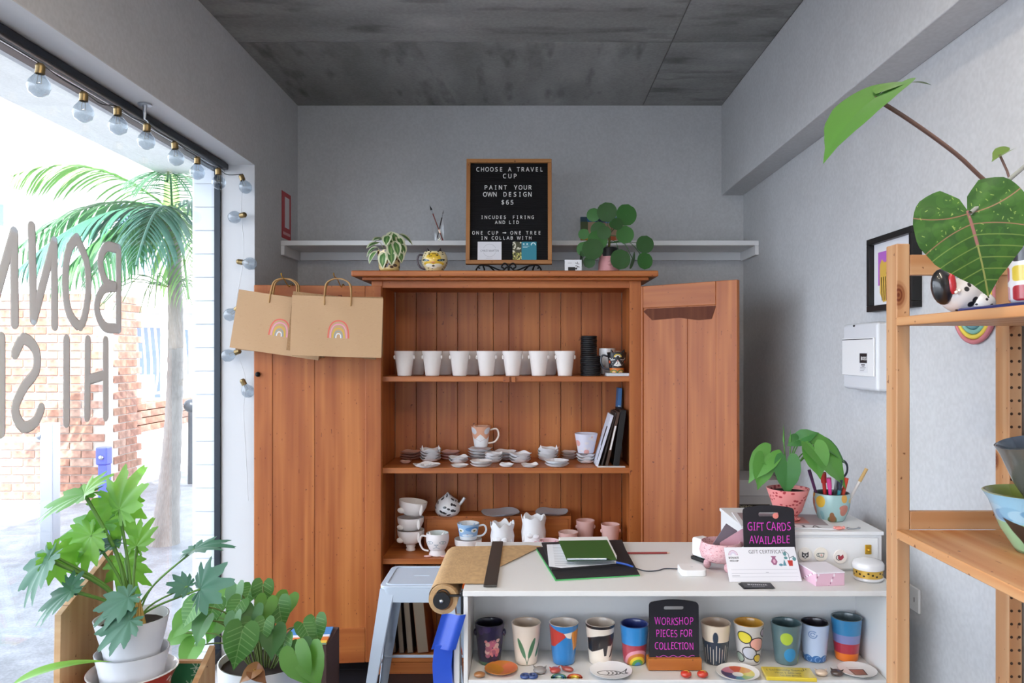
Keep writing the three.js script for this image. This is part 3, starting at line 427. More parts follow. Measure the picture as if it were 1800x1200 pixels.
{
  const cd = paint(128, 96, (x) => { x.fillStyle = '#1c1c1e'; x.fillRect(26, 58, 54, 38); for (let i = 0; i < 14; i++) { blob(x, 82 + rnd(28), 20 + rnd(60), rnd(2, 6)); } x.fillStyle = '#b8b8c0'; x.fillRect(24, 24, 30, 4); }, '#eceef2');
  const o = tag(mesh('business_card', new THREE.BoxGeometry(0.082, 0.06, 0.003), std('#ffffff', 0.6, { map: cd })), 'small white card with black floral print propped on the cabinet', 'card'); o.position.set(0.207, CT + 0.029, -3.7); o.rotation.x = -0.15;
  const t = thing('potted_plant', 'round leaved money plant in a pink cat pot on the cabinet', 'plant', V(0.386, CT, -3.78));
  const pink = std('#dfa0a4', 0.6);
  mesh('pot', wob(lathe([[0, 0], [0.045, 0], [0.052, 0.012], [0.05, 0.05], [0.043, 0.082], [0.039, 0.082], [0.045, 0.05], [0.045, 0.012], [0, 0.01]]), 0.01), pink, t);
  for (const s of [-1, 1]) mesh('ear', bend(new THREE.ConeGeometry(0.02, 0.045, 4), (v) => { v.z *= 0.4; }).translate(s * 0.03, 0.098, 0.02), pink, t);
  mesh('snout', [ball(0.011, 0, 0.045, 0.05, 1.2, 1, 0.5), tube([[-0.014, 0.05, 0.05], [0, 0.058, 0.054], [0.014, 0.046, 0.05]], 0.0012, 8, 4), tube([[0.016, 0.04, 0.05], [0.02, 0.05, 0.05], [0.017, 0.06, 0.048]], 0.0012, 8, 4)], pink, t);
  mesh('nursery_pot', lathe([[0.036, 0.012], [0.042, 0.118], [0.045, 0.118], [0.045, 0.126], [0.04, 0.126]]), M.black, t); mesh('soil', new THREE.CircleGeometry(0.041, 18).rotateX(-Math.PI / 2).translate(0, 0.118, 0), M.soil, t);
  mesh('stalk', tube([[0, 0.115, 0], [0.004, 0.17, 0.005], [0, 0.22, 0]], 0.006, 8), std('#6b6a38', 0.8), t);
  const lm = leafM('#28581f', null, 0.1), lm2 = leafM('#34702a', null, 0.12);
  [[-0.125, 0.115, 0.05, 0.075], [-0.085, 0.11, 0.085, 0.105], [-0.06, 0.155, 0.075, 0.1], [-0.055, 0.21, 0.05, 0.08], [-0.075, 0.29, 0.0, 0.07], [-0.01, 0.3, 0.02, 0.1], [0.085, 0.285, 0.03, 0.108], [0.035, 0.235, 0.06, 0.062], [0.075, 0.185, 0.05, 0.09], [0.175, 0.14, 0.03, 0.09], [0.175, 0.06, 0.03, 0.085], [0.048, 0.06, 0.09, 0.1], [0.115, 0.06, 0.05, 0.09], [-0.135, 0.065, 0.03, 0.09], [-0.125, 0.19, 0.03, 0.055], [-0.1, 0.05, 0.06, 0.06], [0.02, 0.24, 0.02, 0.04], [-0.03, 0.19, 0.08, 0.07]].forEach(([x, y, z, d], i) => {
    const edge = i === 12 || i === 13, g = leafGeo(d, d * 0.98, PR.round, { droop: 0.25, fold: 0.05, n: 10, m: 6 }).translate(0, 0, -d / 2), up = edge ? V(1, 0.2, 0.2) : V(x * 2 + rnd(-0.2, 0.2), 0.25, 1);
    aim(mesh('leaf', g, i % 2 ? lm : lm2, t, V(x, y, z)), V(rnd(-0.3, 0.3), -1, 0.15), up);
    mesh('petiole', tube([[0, 0.13 + (y > 0.15 ? 0.06 : 0.02), 0], [x * 0.55, Math.max(y, 0.14) * 0.6 + 0.07, z * 0.5], [x, y, z - 0.003]], 0.0016, 8, 4), lm2, t);
  });
}

// ---------------------------------------------------------------- paper bags hanging on the left door
{
  const bagTex = paint(512, 360, (x) => {
    x.fillStyle = '#c4a07a'; x.fillRect(0, 0, 512, 360);
    for (let i = 0; i < 500; i++) { x.fillStyle = i % 2 ? 'rgba(160,122,84,0.25)' : 'rgba(214,180,140,0.25)'; x.fillRect(rnd(512), rnd(360), rnd(2, 14), 1.4); }
    [['#e0685c', 58], ['#e39ab4', 46], ['#d9b23c', 32], ['#8fa0a0', 22], ['#dfe6f0', 14]].forEach(([c, r]) => { x.strokeStyle = c; x.lineWidth = r > 40 ? 7 : 6; x.beginPath(); x.moveTo(266 - r, 246); x.quadraticCurveTo(266 - r, 246 - r * 1.75, 266, 246 - r * 1.75); x.quadraticCurveTo(266 + r, 246 - r * 1.75, 266 + r, 246); x.stroke(); });
  }), bm = std('#ffffff', 0.8, { map: bagTex }), plain = std('#b8926a', 0.85, { map: T.kraft });
  const W = 0.4, Hh = 0.268;
  const bag = (name, label, px, py, Z, tilt, group, front) => {
    const t = thing(name, label, 'paper bag', at(px, py, Z), group); t.rotation.z = tilt; t.rotation.y = 0.09;
    const g = bend(new THREE.BoxGeometry(W, Hh, 0.01, 16, 10, 1), (v) => { const s = v.z > 0 ? 1 : -1; v.z = s * (0.003 + 0.007 * Math.pow(Math.max(0, 0.5 - v.y / Hh), 1.2) + 0.0025 * Math.sin(v.x * 23 + v.y * 17) * (0.5 - Math.abs(v.x / W)) * 2); });
    const U = g.attributes.uv, P = g.attributes.position; for (let i = 0; i < P.count; i++) U.setXY(i, P.getX(i) / W + 0.5, P.getY(i) / Hh + 0.5);
    mesh('body', g.translate(0, -0.075 - Hh / 2, 0), front ? bm : plain, t);
    for (const z of [-0.004, 0.006]) mesh('handle', tube([[-0.058, -0.115, z], [-0.058, -0.06, z], [-0.05, -0.015, z], [-0.02, 0.004, z * 0.5], [0, 0.006, 0], [0.02, 0.004, z * 0.5], [0.05, -0.015, z], [0.058, -0.06, z], [0.058, -0.115, z]], 0.0032, 30, 6), M.twine, t);
    mesh('handle_patch', bx(-0.075, 0.075, -0.135, -0.1, -0.0042, -0.0036, 0), plain, t);
    return t;
  };
  const Zs = [[3.588, 0, 0], [3.558, 0.03, 1], [3.528, -0.02, 2]];
  Zs.forEach(([Z, d, k]) => bag('paper_bag', ['rearmost kraft bag of the bunch on the outer door hook', 'middle kraft bag of the bunch on the outer door hook', 'rainbow stamped kraft bag at the front of the outer door hook'][k], 504 + d * 60, 492, Z, -0.13 + d, 'kraft bags on the outer hook', k === 2));
  [[3.498, 0.08, 0], [3.468, -0.03, 1], [3.438, 0, 2]].forEach(([Z, d, k]) => bag('paper_bag', ['rearmost kraft bag of the bunch on the inner door hook', 'middle kraft bag of the bunch on the inner door hook', 'rainbow stamped kraft bag at the front of the inner door hook'][k], 595 + d * 30, 492, Z, -0.03 - d, 'kraft bags on the inner hook', k === 2));
  for (const [px, Zd, l] of [[504, 3.632, 'outer'], [595, 3.652, 'inner']]) { const q = at(px, 490, 3.56), hk = thing('over_door_hook', `brass wire hook over the door top carrying the ${l} bags`, 'hook', V(q.x, 1.867, -Zd)); mesh('wire', tube([[0, -0.03, -0.016], [0, 0.0035, -0.014], [0, 0.0035, 0.016], [0, -0.01, 0.03], [0, 0.022, 0.12], [0, 0.03, 0.145 + (l === 'inner' ? 0.03 : 0)], [0, 0.042, 0.15 + (l === 'inner' ? 0.03 : 0)]], 0.0025, 24, 6), M.brass, hk); }
}
// ---------------------------------------------------------------- first cabinet shelf: bisque travel cups, lids, cat mug
const S1 = 1.4345, S2 = 0.9935, S3 = 0.5555, S0 = 0.0795;
{
  const cup = (p, label, group) => {
    const t = thing('travel_cup', label, 'cup', p, group);
    mesh('body', lathe([[0, 0], [0.031, 0], [0.034, 0.003], [0.047, 0.106], [0.0495, 0.108], [0.0505, 0.122], [0.0475, 0.122], [0.044, 0.104], [0.031, 0.006], [0, 0.006]]), M.bisque, t);
    for (const s of [-1, 1]) mesh('lug', ball(0.011, s * 0.047, 0.092, 0.008, 0.55, 1, 0.8, 12), M.bisque, t);
    return t;
  };
  const first = cup(V(at(711, 661, 3.77).x, S1, -3.77), 'white bisque travel cup in the front row on the top shelf', 'front row of bisque travel cups');
  [[760, 3.77], [808, 3.77], [855.5, 3.765], [901, 3.765], [947, 3.765], [993, 3.765]].forEach(([px, Z], i) => dup(first, V(at(px, 661, Z).x, S1, -Z), undefined, i % 2 * 0.25 - 0.1));
  const back = dup(first, V(at(733, 655, 3.94).x, S1, -3.94), 'white bisque travel cup half hidden in the back row on the top shelf'); back.userData.group = 'back row of bisque travel cups';
  for (const px of [782, 829, 876, 922, 966]) dup(back, V(at(px, 655, 3.94).x, S1, -3.94));
  const lidG = (r) => lathe([[0, 0.007], [r * 0.8, 0.007], [r * 0.82, 0.0098], [r * 0.93, 0.0098], [r, 0.0065], [r, 0.0012], [r * 0.97, 0], [0, 0.0004]], 28);
  const tall = tag(mesh('cup_lid', lidG(0.042), std('#14151a', 0.55)), 'black silicone cup lid in the tall rear stack', 'lid', 'tall stack of black lids'); tall.position.set(at(1035, 655, 3.93).x, S1, -3.93);
  for (let i = 1; i < 20; i++) dup(tall, V(tall.position.x + rnd(-0.001, 0.001), S1 + i * 0.01, -3.93));
  const low = tag(mesh('cup_lid', lidG(0.05), std('#14151a', 0.55)), 'black silicone cup lid in the lower front stack', 'lid', 'low stack of black lids'); low.position.set(at(1038, 661, 3.8).x, S1, -3.8);
  for (let i = 1; i < 10; i++) dup(low, V(low.position.x + rnd(-0.002, 0.002), S1 + i * 0.01, -3.8));
  const tr = tag(mesh('display_block', bx(-0.055, 0.055, 0, 0.014, -0.05, 0.05, 0.002), std('#cfd4da', 0.5)), 'pale grey block under the black cat mug', 'block'); tr.position.set(0.425, S1, -3.77);
  const bc = facePaint('#15151a', (x) => {
    for (let i = 0; i < 60; i++) { x.fillStyle = '#e8e6e0'; const a = (i * 41) % 256, b = 34 + (i * 29) % 54; if (Math.abs(a - 128) > 20 || b > 76) blob(x, a, b, 2); }
    x.fillStyle = '#d9772a'; x.fillRect(0, 96, 256, 32); for (let k = 0; k < 6; k++) { ['#2e7a5a', '#e0b030', '#f0ede4'].forEach((c, j) => { x.strokeStyle = c; x.lineWidth = 5; x.beginPath(); x.arc(20 + k * 43, 128, 20 - j * 6, 3.14, 6.28); x.stroke(); }); }
    x.strokeStyle = '#e8c840'; x.lineWidth = 5; x.beginPath(); x.arc(128, 26, 15, 3.14, 6.28); x.stroke(); x.strokeStyle = '#f0ede4'; x.beginPath(); x.arc(128, 27, 9, 3.14, 6.28); x.stroke();
    for (const s of [-1, 1]) { x.strokeStyle = '#f0ede4'; x.lineWidth = 4; path(x, [[128 + s * 14, 44], [128 + s * 30, 46], [128 + s * 40, 34]]); x.stroke(); x.fillStyle = '#d8603a'; blob(x, 128 + s * 46, 58, 8, 10); }
    x.fillStyle = '#eceae4'; path(x, [[128, 44], [140, 66], [150, 80], [128, 86], [106, 80], [116, 66]], true); x.fill(); x.fillStyle = '#c06a5a'; blob(x, 128, 52, 4, 3); x.strokeStyle = '#222'; x.lineWidth = 2; path(x, [[128, 56], [128, 70], [118, 76]]); x.stroke();
  });
  catMug({ name: 'black_cat_mug', label: 'black mug painted as a cat with rainbows on the top shelf', p: V(0.425, S1 + 0.014, -3.77), r0: 0.034, r1: 0.048, h: 0.1, map: bc, inner: '#1a1a1e', ears: 0.022, earCol: '#15151a', handle: -0.03, hcol: '#2c3440', uneven: 0.004 });
  for (const [x, Z, h, l] of [[0.395, 3.93, 0.135, 'taller'], [0.43, 4.02, 0.122, 'shorter']]) catMug({ name: 'white_mug', label: `${l} plain white mug behind the black cat mug`, p: V(x, S1, -Z), r0: 0.034, r1: 0.042, h, col: '#d8d8da', belly: 0.004 });
}
// ---------------------------------------------------------------- second shelf: dishes
{
  const dishG = (r, d, scal, ph) => bend(lathe([[0, 0], [r * 0.55, 0], [r * 0.8, d * 0.35], [r, d], [r * 0.975, d + 0.002], [r * 0.78, d * 0.35 + 0.004], [r * 0.5, 0.004], [0, 0.004]], 40), (v) => { const t = Math.atan2(v.x, v.z), k = Math.hypot(v.x, v.z) / r; if (scal) { const s = 1 + 0.035 * k * Math.cos(t * 16); v.x *= s; v.z *= s; } else { v.y += Math.pow(Math.max(0, k - 0.56) / 0.44, 1.5) * d * 0.16 * (Math.sin(t * 3 + ph) + Math.sin(t * 5 + 2 * ph)); const s = 1 + 0.025 * Math.sin(t * 2 + ph); v.x *= s; v.z *= s; } });
  const mats = { w: M.raw, t: M.bisqueTan, p: M.bisquePink, c: M.bisque }, kinds = [dishG(1, 0.34, false, 1), dishG(1, 0.4, false, 3.3), dishG(1, 0.28, true, 0), dishG(1, 0.24, false, 5)];
  const place = (px, py, r, n, m, kind, label, ear) => {
    const Z = Math.min(0.5565 * F / (py - CY), 4.066 - r * 1.08), x = (px - CX) / F * Z;
    for (let i = 0; i < n; i++) {
      const o = tag(mesh('small_dish', kinds[kind], mats[m]), label, 'dish', n > 1 ? label.replace(/^.*? dish/, 'dishes') : undefined); o.scale.setScalar(r * 0.93); o.position.set(x + (i ? rnd(-0.002, 0.002) : 0), S2 + i * 0.0145 + 0.0005, -Z); o.rotation.y = i * 0.2;
      if (ear && i === n - 1) for (const s of [-1, 1]) mesh('ear', bend(new THREE.ConeGeometry(0.28, 0.55, 4), (v) => { v.z *= 0.35; }).rotateY(-i * 1.3).translate(s * 0.75, 0.42, 0.1), mats[m], o), o.rotation.y = 0;
    }
    return V(x, S2 + n * 0.0145 + 0.0045, -Z);
  };
  place(713, 814, 0.032, 1, 't', 1, 'small deep tan clay dish by the left cabinet side');
  place(722, 803, 0.06, 3, 't', 3, 'flat tan dish in the stack at the back left', false);
  place(757, 810, 0.06, 4, 'w', 0, 'white dish in the stack topped by a cat eared dish', true);
  const fd = place(750, 820.5, 0.074 * 0.95, 1, 'c', 3, 'wide shallow white dish holding broken clay bits');
  for (let i = 0; i < 5; i++) { const o = tag(mesh('clay_bit', new THREE.TetrahedronGeometry(0.013).scale(1.4, 0.45, 0.8), M.raw), 'chip of white clay lying in the shallow dish', 'clay chip', 'clay chips in the shallow dish'); o.position.set(fd.x - 0.035 + i * 0.017, S2 + 0.011, fd.z + 0.004 * (i % 3)); o.rotation.y = i * 1.9; }
  place(791, 803.5, 0.056, 3, 'p', 3, 'flat pinkish dish in the stack behind the eared dishes');
  place(806, 813, 0.056, 2, 'w', 0, 'wavy white dish in the pair left of the fox mug'); place(808, 820.5, 0.046, 1, 'c', 2, 'small scalloped white dish in front of the wavy pair');
  const ms = place(844, 805, 0.068, 4, 'w', 3, 'plain white dish in the stack under the fox mug');
  place(846, 819.5, 0.058, 2, 'c', 2, 'scalloped dish in the pair in front of the fox mug'); place(868, 812, 0.05, 3, 'w', 1, 'curled white dish in the stack beside the fox mug');
  place(889, 804, 0.07, 3, 'w', 3, 'white dish in the wide rear stack near the middle'); place(891, 820, 0.04, 1, 'w', 1, 'little curved white dish near the shelf edge'); place(914, 812.5, 0.062, 3, 'w', 0, 'wavy white dish in the stack right of centre');
  place(931, 820.5, 0.048, 1, 'c', 0, 'single off white dish at the shelf edge'); place(964, 809, 0.058, 4, 'w', 1, 'white dish in the right stack topped with cat ears', true); place(979, 819.5, 0.064, 2, 'w', 2, 'crimped edge dish in the pair at the right'); place(1000, 804, 0.045, 3, 'c', 3, 'cream dish in the rear right stack');
  const cs = place(1030, 813, 0.052, 3, 'w', 0, 'white dish in the stack under the spotted cup');
  const fox = facePaint('#eef0f4', (x) => { x.fillStyle = '#e0a98c'; path(x, [[60, 0], [196, 0], [190, 50], [160, 78], [128, 50], [96, 78], [66, 50]], true); x.fill(); x.fillRect(0, 0, 60, 44); x.fillRect(196, 0, 60, 44); x.fillStyle = '#dfe2ea'; blob(x, 94, 26, 15, 22, -0.4); blob(x, 162, 26, 15, 22, 0.4); x.fillStyle = '#eef0f4'; path(x, [[112, 62], [128, 46], [144, 62], [128, 84]], true); x.fill(); x.strokeStyle = '#c9b8b8'; x.lineWidth = 2; path(x, [[100, 74], [128, 90], [156, 74]]); x.stroke(); });
  catMug({ name: 'fox_mug', label: 'peach and white fox faced mug standing on stacked dishes', p: ms.clone().add(V(0.004, 0.003, 0)), r0: 0.034, r1: 0.052, h: 0.108, map: fox, inner: '#e0b49c', ears: 0.014, earCol: '#e0a98c', handle: 0.04, hcol: '#f0e4da', glz: false });
  const dots = facePaint('#dcdcec', (x) => { for (const [a, b, r] of [[84, 60, 20], [128, 118, 18], [196, 70, 18], [150, 20, 6], [30, 90, 18], [236, 24, 14]]) { x.fillStyle = '#e2a8a4'; blob(x, a, b, r * 0.75, r); } for (let i = 0; i < 30; i++) { x.fillStyle = 'rgba(236,228,226,0.5)'; blob(x, rnd(256), rnd(128), rnd(4, 12)); } });
  catMug({ name: 'spotted_cup', label: 'lilac hand built cup with pink dots on stacked dishes', cat: 'cup', p: cs.clone().add(V(0, 0.002, 0)), r0: 0.04, r1: 0.058, h: 0.098, map: dots, inner: '#dcdcec', glz: false, uneven: 0.025 });
  // leaning stationery
  const lean = (name, label, cat, x, Z, w, h, d, tilt, m, parts) => { const t = thing(name, label, cat, V(x, S2 + 0.0006 + w * Math.sin(-tilt), -Z)); t.rotation.z = tilt; mesh('cover', bx(0, w, 0, h, -d, 0, 0.0015), m, t); parts?.(t); return t; };
  lean('writing_pad', 'white paper pad with torn black marks leaning on books', 'pad', 0.318, 3.735, 0.012, 0.26, 0.17, -0.3, std('#d6d9e6', 0.8), (t) => mesh('ink_blots', [bx(-0.0008, 0, 0.03, 0.12, -0.02, -0.004, 0), bx(-0.0008, 0, 0.1, 0.2, -0.05, -0.01, 0)], M.black, t));
  lean('clipboard', 'dark clipboard with a metal clip leaning in the cabinet corner', 'clipboard', 0.345, 3.745, 0.008, 0.27, 0.2, -0.26, std('#3a2f2c', 0.6), (t) => mesh('clip', bx(-0.006, 0, 0.13, 0.18, -0.012, 0.004), M.black, t));
  lean('brown_book', 'brown hardback with a pale spine label leaning in the cabinet', 'book', 0.366, 3.745, 0.014, 0.27, 0.2, -0.22, std('#4c3427', 0.6), (t) => mesh('spine_label', bx(0.003, 0.011, 0.08, 0.2, 0, 0.001, 0), M.paper, t));
  lean('black_folder', 'black ring folder upright against the cabinet side', 'folder', 0.405, 3.75, 0.03, 0.275, 0.22, -0.13, M.black);
  lean('blue_folder', 'blue document folder at the back of the stationery', 'folder', 0.435, 3.98, 0.02, 0.37, 0.085, -0.06, std('#3f78b4', 0.5), (t) => mesh('sticker', bx(0.003, 0.017, 0.2, 0.28, 0, 0.0008, 0), std('#b9d0e8', 0.5), t));
  tag(mesh('paper_slip', bx(0.325, 0.46, S2, S2 + 0.004, -3.74, -3.712, 0.001), M.paper), 'white paper edge under the leaning pad', 'paper');
}
// ---------------------------------------------------------------- third shelf
{
  const Q = (px, Z) => V((px - CX) / F * Z, S3, -Z), R3 = 0.155;
  const ri = thing('shelf_riser', 'low wooden bench raising plates at the back of the third shelf', 'riser', V(0, S3, -4.07)); mesh('top', bx(-0.545, 0.21, R3 - 0.016, R3, 0, 0.132, 0.002), M.cedar, ri); mesh('end_board', bx(-0.545, -0.53, 0, R3 - 0.016, 0, 0.132), M.cedar, ri); mesh('end_board', bx(0.195, 0.21, 0, R3 - 0.016, 0, 0.132), M.cedar, ri); mesh('front_board', bx(-0.53, 0.195, 0.0, R3 - 0.016, 0.118, 0.13), M.cedar, ri);
  const bowl = (label, p, tz, foot, sc = 1) => { const t = thing('cat_bowl', label, 'bowl', p, 'stacked white cat bowls'); t.rotation.z = tz; t.scale.setScalar(sc); const f = foot; mesh('body', wob(lathe([[0, f], [0.03, f], [0.05, f + 0.012], [0.066, f + 0.045], [0.068, f + 0.07], [0.064, f + 0.07], [0.06, f + 0.045], [0.045, f + 0.016], [0, f + 0.01]]), 0.02), M.bisque, t); if (f) mesh('foot', lathe([[0, 0], [0.022, 0], [0.024, 0.006], [0.019, 0.014], [0.024, 0.022], [0.02, f + 0.004], [0, f + 0.004]], 24), M.bisque, t); mesh('ear', bend(ball(0.018, 0, 0, 0, 0.5, 1.4, 0.35), () => {}).translate(0.048, f + 0.04, 0.05), M.bisque, t); mesh('muzzle', ball(0.02, -0.045, f + 0.025, 0.04, 1, 0.7, 0.6), M.bisque, t); return t; };
  const b0 = Q(722, 3.86); bowl('footed white cat bowl at the base of the bowl stack', b0.clone(), 0, 0.035); bowl('white cat bowl in the middle of the bowl stack', b0.clone().add(V(0, 0.1, 0)), 0, 0, 0.97); bowl('tilted white bowl on top of the bowl stack', b0.clone().add(V(0.004, 0.176, 0)), -0.14, 0, 1.05);
  const cf = facePaint('#ece6e6', (x) => { x.strokeStyle = '#9aa3ad'; x.lineWidth = 2.5; for (const s of [-1, 1]) { x.beginPath(); x.ellipse(128 + s * 26, 46, 14, 8, s * 0.3, 0, 7); x.stroke(); x.fillStyle = '#b9c4c4'; blob(x, 128 + s * 26, 46, 5); } path(x, [[128, 62], [120, 56], [136, 56], [128, 62], [128, 72], [114, 80]]); x.stroke(); path(x, [[128, 72], [142, 80]]); x.stroke(); });
  catMug({ name: 'white_cat_mug', label: 'white bisque mug with a drawn cat face on the third shelf', p: Q(769, 3.775), r0: 0.04, r1: 0.054, h: 0.108, belly: 0.008, foot: 0.025, map: cf, inner: '#dfe6e4', ears: 0.018, earCol: '#ece6e6', handle: -0.032, hcol: '#ece6e6', glz: false });
  const wb = Q(823, 3.82); bowl('white cat bowl carrying the blue cat mug', wb, 0, 0);
  const bl = facePaint('#9cc0e4', (x) => { x.fillStyle = '#e8eef4'; x.fillRect(0, 96, 256, 32); x.fillStyle = '#5f94d0'; blob(x, 150, 34, 30, 18); blob(x, 60, 50, 26, 30); blob(x, 210, 50, 22, 30); for (const s of [-1, 1]) { x.fillStyle = '#f0f2f2'; blob(x, 128 + s * 30, 46, 15, 17); x.fillStyle = '#9a9a4a'; blob(x, 128 + s * 30, 48, 7); x.fillStyle = '#1c2830'; blob(x, 128 + s * 30, 48, 3.5); } x.fillStyle = '#dce8f4'; blob(x, 118, 84, 14, 10); blob(x, 140, 84, 14, 10); x.fillStyle = '#d0a0a0'; blob(x, 128, 76, 4, 3); });
  catMug({ name: 'blue_cat_mug', label: 'pale blue cat faced mug stacked on a white bowl', p: wb.clone().add(V(0, 0.066, 0)), r0: 0.042, r1: 0.055, h: 0.08, map: bl, inner: '#e4e8ec', ears: 0.012, earCol: '#9cc0e4', handle: 0.034, hcol: '#e8ecf0', glz: false });
  const vase = (px, Z, r, h, label) => { const t = thing('cat_vase', label, 'vase', Q(px, Z), 'torn rimmed white cat vases'); const g = bend(lathe([[0, 0], [r * 0.85, 0], [r * 0.92, h * 0.2], [r, h * 0.6], [r * 0.9, h * 0.8], [r * 1.02, h], [r * 0.95, h], [r * 0.83, h * 0.8], [r * 0.9, h * 0.5], [r * 0.8, 0.01], [0, 0.008]], 40), (v) => { const a = Math.atan2(v.x, v.z); if (v.y > h * 0.7) v.y += (v.y / h - 0.7) * 0.045 * (Math.abs(Math.sin(a * 2.5 + px)) + 0.6 * Math.sin(a * 7)); }); mesh('body', g, M.raw, t); for (const s of [-1, 1]) mesh('ear', bend(new THREE.ConeGeometry(0.014, 0.034, 4), (v) => { v.z *= 0.4; }).rotateZ(-s * 0.2).translate(s * r * 0.7, h + 0.012, r * 0.55), M.raw, t); mesh('muzzle', [ball(0.017, -r * 0.25, h * 0.55, r * 0.9, 1, 0.75, 0.5), ball(0.017, r * 0.2, h * 0.53, r * 0.92, 1, 0.75, 0.5)], M.raw, t); mesh('paw', [ball(0.012, r * 0.75, h * 0.42, r * 0.6, 0.6, 1.3, 0.6), ball(0.012, -r * 0.8, h * 0.45, r * 0.55, 0.6, 1.3, 0.6)], M.raw, t); };
  vase(883, 3.83, 0.06, 0.135, 'squat white cat vase beside the blue mug'); vase(938, 3.84, 0.062, 0.165, 'tall torn rim white cat vase left of the pink cups');
  const pl = (px, py, r, m, label, y) => { const Z = Math.min((EYE - y) * F / (py - CY), 4.066 - r); const o = tag(mesh('plate', bend(lathe([[0, 0], [r * 0.6, 0], [r, 0.014], [r * 0.98, 0.017], [r * 0.6, 0.005], [0, 0.005]], 36), (v) => { const a = Math.atan2(v.x, v.z), k = Math.hypot(v.x, v.z) / r; v.y += k * k * 0.005 * Math.sin(a * 3 + px); }), m), label, 'plate'); o.position.set((px - CX) / F * Z, y + 0.0025, -Z); return o; };
  const gy = std('#b9bcc6', 0.7); pl(880, 903, 0.1, gy, 'large grey plate on the wooden bench', S3 + R3); pl(970, 902, 0.085, gy, 'smaller grey plate at the right of the wooden bench', S3 + R3); pl(858, 966, 0.045, M.bisqueTan, 'tan saucer behind the squat cat vase', S3);
  const cow = facePaint('#e8eaee', (x) => { for (let i = 0; i < 46; i++) { x.fillStyle = '#15161c'; const a = (i * 61) % 256, b = (i * 37) % 124; blob(x, a, b, rnd(3, 9), rnd(3, 7), rnd(3)); if (i % 3 === 0) blob(x, a + 8, b + 4, 5, 5); } });
  const tp = thing('spotted_teapot', 'small domed teapot with black dalmatian spots on the wooden bench', 'teapot', V(at(787, 905, 3.97).x, S3 + R3, -3.97)); mesh('body', lathe([[0, 0], [0.052, 0], [0.064, 0.018], [0.066, 0.045], [0.05, 0.078], [0.03, 0.092], [0.028, 0.095], [0.01, 0.108], [0.004, 0.116], [0, 0.117]]), glaze('#ffffff', { map: cow }), tp); mesh('spout', tube([[0.055, 0.045, 0], [0.075, 0.07, 0], [0.088, 0.088, 0]], 0.008, 8, 8), glaze('#dfe1e6'), tp);
  const tum = (px, Z, label) => { const t = thing('pink_tumbler', label, 'cup', Q(px, Z), 'pink bisque tumblers'); mesh('body', lathe([[0, 0], [0.031, 0], [0.034, 0.004], [0.047, 0.125], [0.048, 0.132], [0.0445, 0.132], [0.042, 0.12], [0.031, 0.008], [0, 0.008]]), M.bisquePink, t); for (const s of [-1, 1]) mesh('lug', ball(0.01, s * 0.046, 0.1, 0.006, 0.55, 1, 0.8, 10), M.bisquePink, t); };
  tum(1029, 3.95, 'pink tumbler beside the wooden bench'); tum(1073, 3.86, 'pink tumbler in the right corner of the third shelf');
  catMug({ name: 'pink_cup', label: 'low pink bisque cup behind another on the third shelf', cat: 'cup', p: Q(999, 3.85), r0: 0.04, r1: 0.05, h: 0.095, col: '#e3b9b2', inner: '#ecccc6', glz: false }); catMug({ name: 'pink_cup', label: 'low pale pink cup in front on the third shelf', cat: 'cup', p: Q(1004, 3.745), r0: 0.04, r1: 0.05, h: 0.082, col: '#e8c8c0', inner: '#efd6d0', glz: false });
  catMug({ name: 'pink_cat_mug', label: 'rosy cat faced mug with a side handle on the third shelf', p: Q(965, 3.745), r0: 0.04, r1: 0.05, h: 0.078, col: '#d59aa8', inner: '#ecc8cc', ears: 0.014, handle: -0.03, hcol: '#d59aa8', glz: false });
  for (const [px, l] of [[752, 'small pink clay tag by the white cat mug'], [781, 'small pale clay tag by the counter paper']]) { const o = tag(mesh('clay_tag', ball(0.02, 0, 0.004, 0, 1, 0.22, 0.6), M.bisquePink), l, 'tag'); o.position.copy(Q(px, 3.735)); }
  // bottom of the cabinet, seen through the stool
  const bk = (x, w, h, tilt, c, label) => { const t = thing('old_book', label, 'book', V(x, S0 + 0.0006, -3.75)); t.rotation.z = tilt; mesh('cover', bx(0, w, 0, h, -0.22, 0, 0.002), std(c, 0.7), t); mesh('pages', bx(0.003, w - 0.003, 0.004, h - 0.004, 0, 0.0006, 0), std('#8d7c68', 0.9), t); };
  bk(-0.675, 0.022, 0.33, 0.07, '#2a211d', 'thin black book at the left of the lowest shelf'); bk(-0.64, 0.026, 0.32, 0.07, '#3a2c26', 'dark brown book second on the lowest shelf'); bk(-0.6, 0.03, 0.33, 0.08, '#4a3a34', 'taupe folder leaning on the lowest shelf'); bk(-0.55, 0.055, 0.35, 0.1, '#7d4a2c', 'thick brown folder leaning on the lowest shelf');
  const st = facePaint('#e0561f', (x) => { [['#e8631c', 0, 14], ['#3f9ab4', 14, 14], ['#8fae3c', 28, 10], ['#d9822a', 38, 14], ['#b9b03a', 52, 10], ['#d8501f', 62, 66]].forEach(([c, y, h]) => { x.fillStyle = c; x.fillRect(0, y, 256, h); }); });
  catMug({ name: 'striped_planter', label: 'tall orange planter with rainbow stripes inside the cabinet base', cat: 'planter', p: V(-0.33, S0, -3.83), r0: 0.07, r1: 0.1, h: 0.36, map: st, inner: '#b8481c', uneven: 0.004 });
}
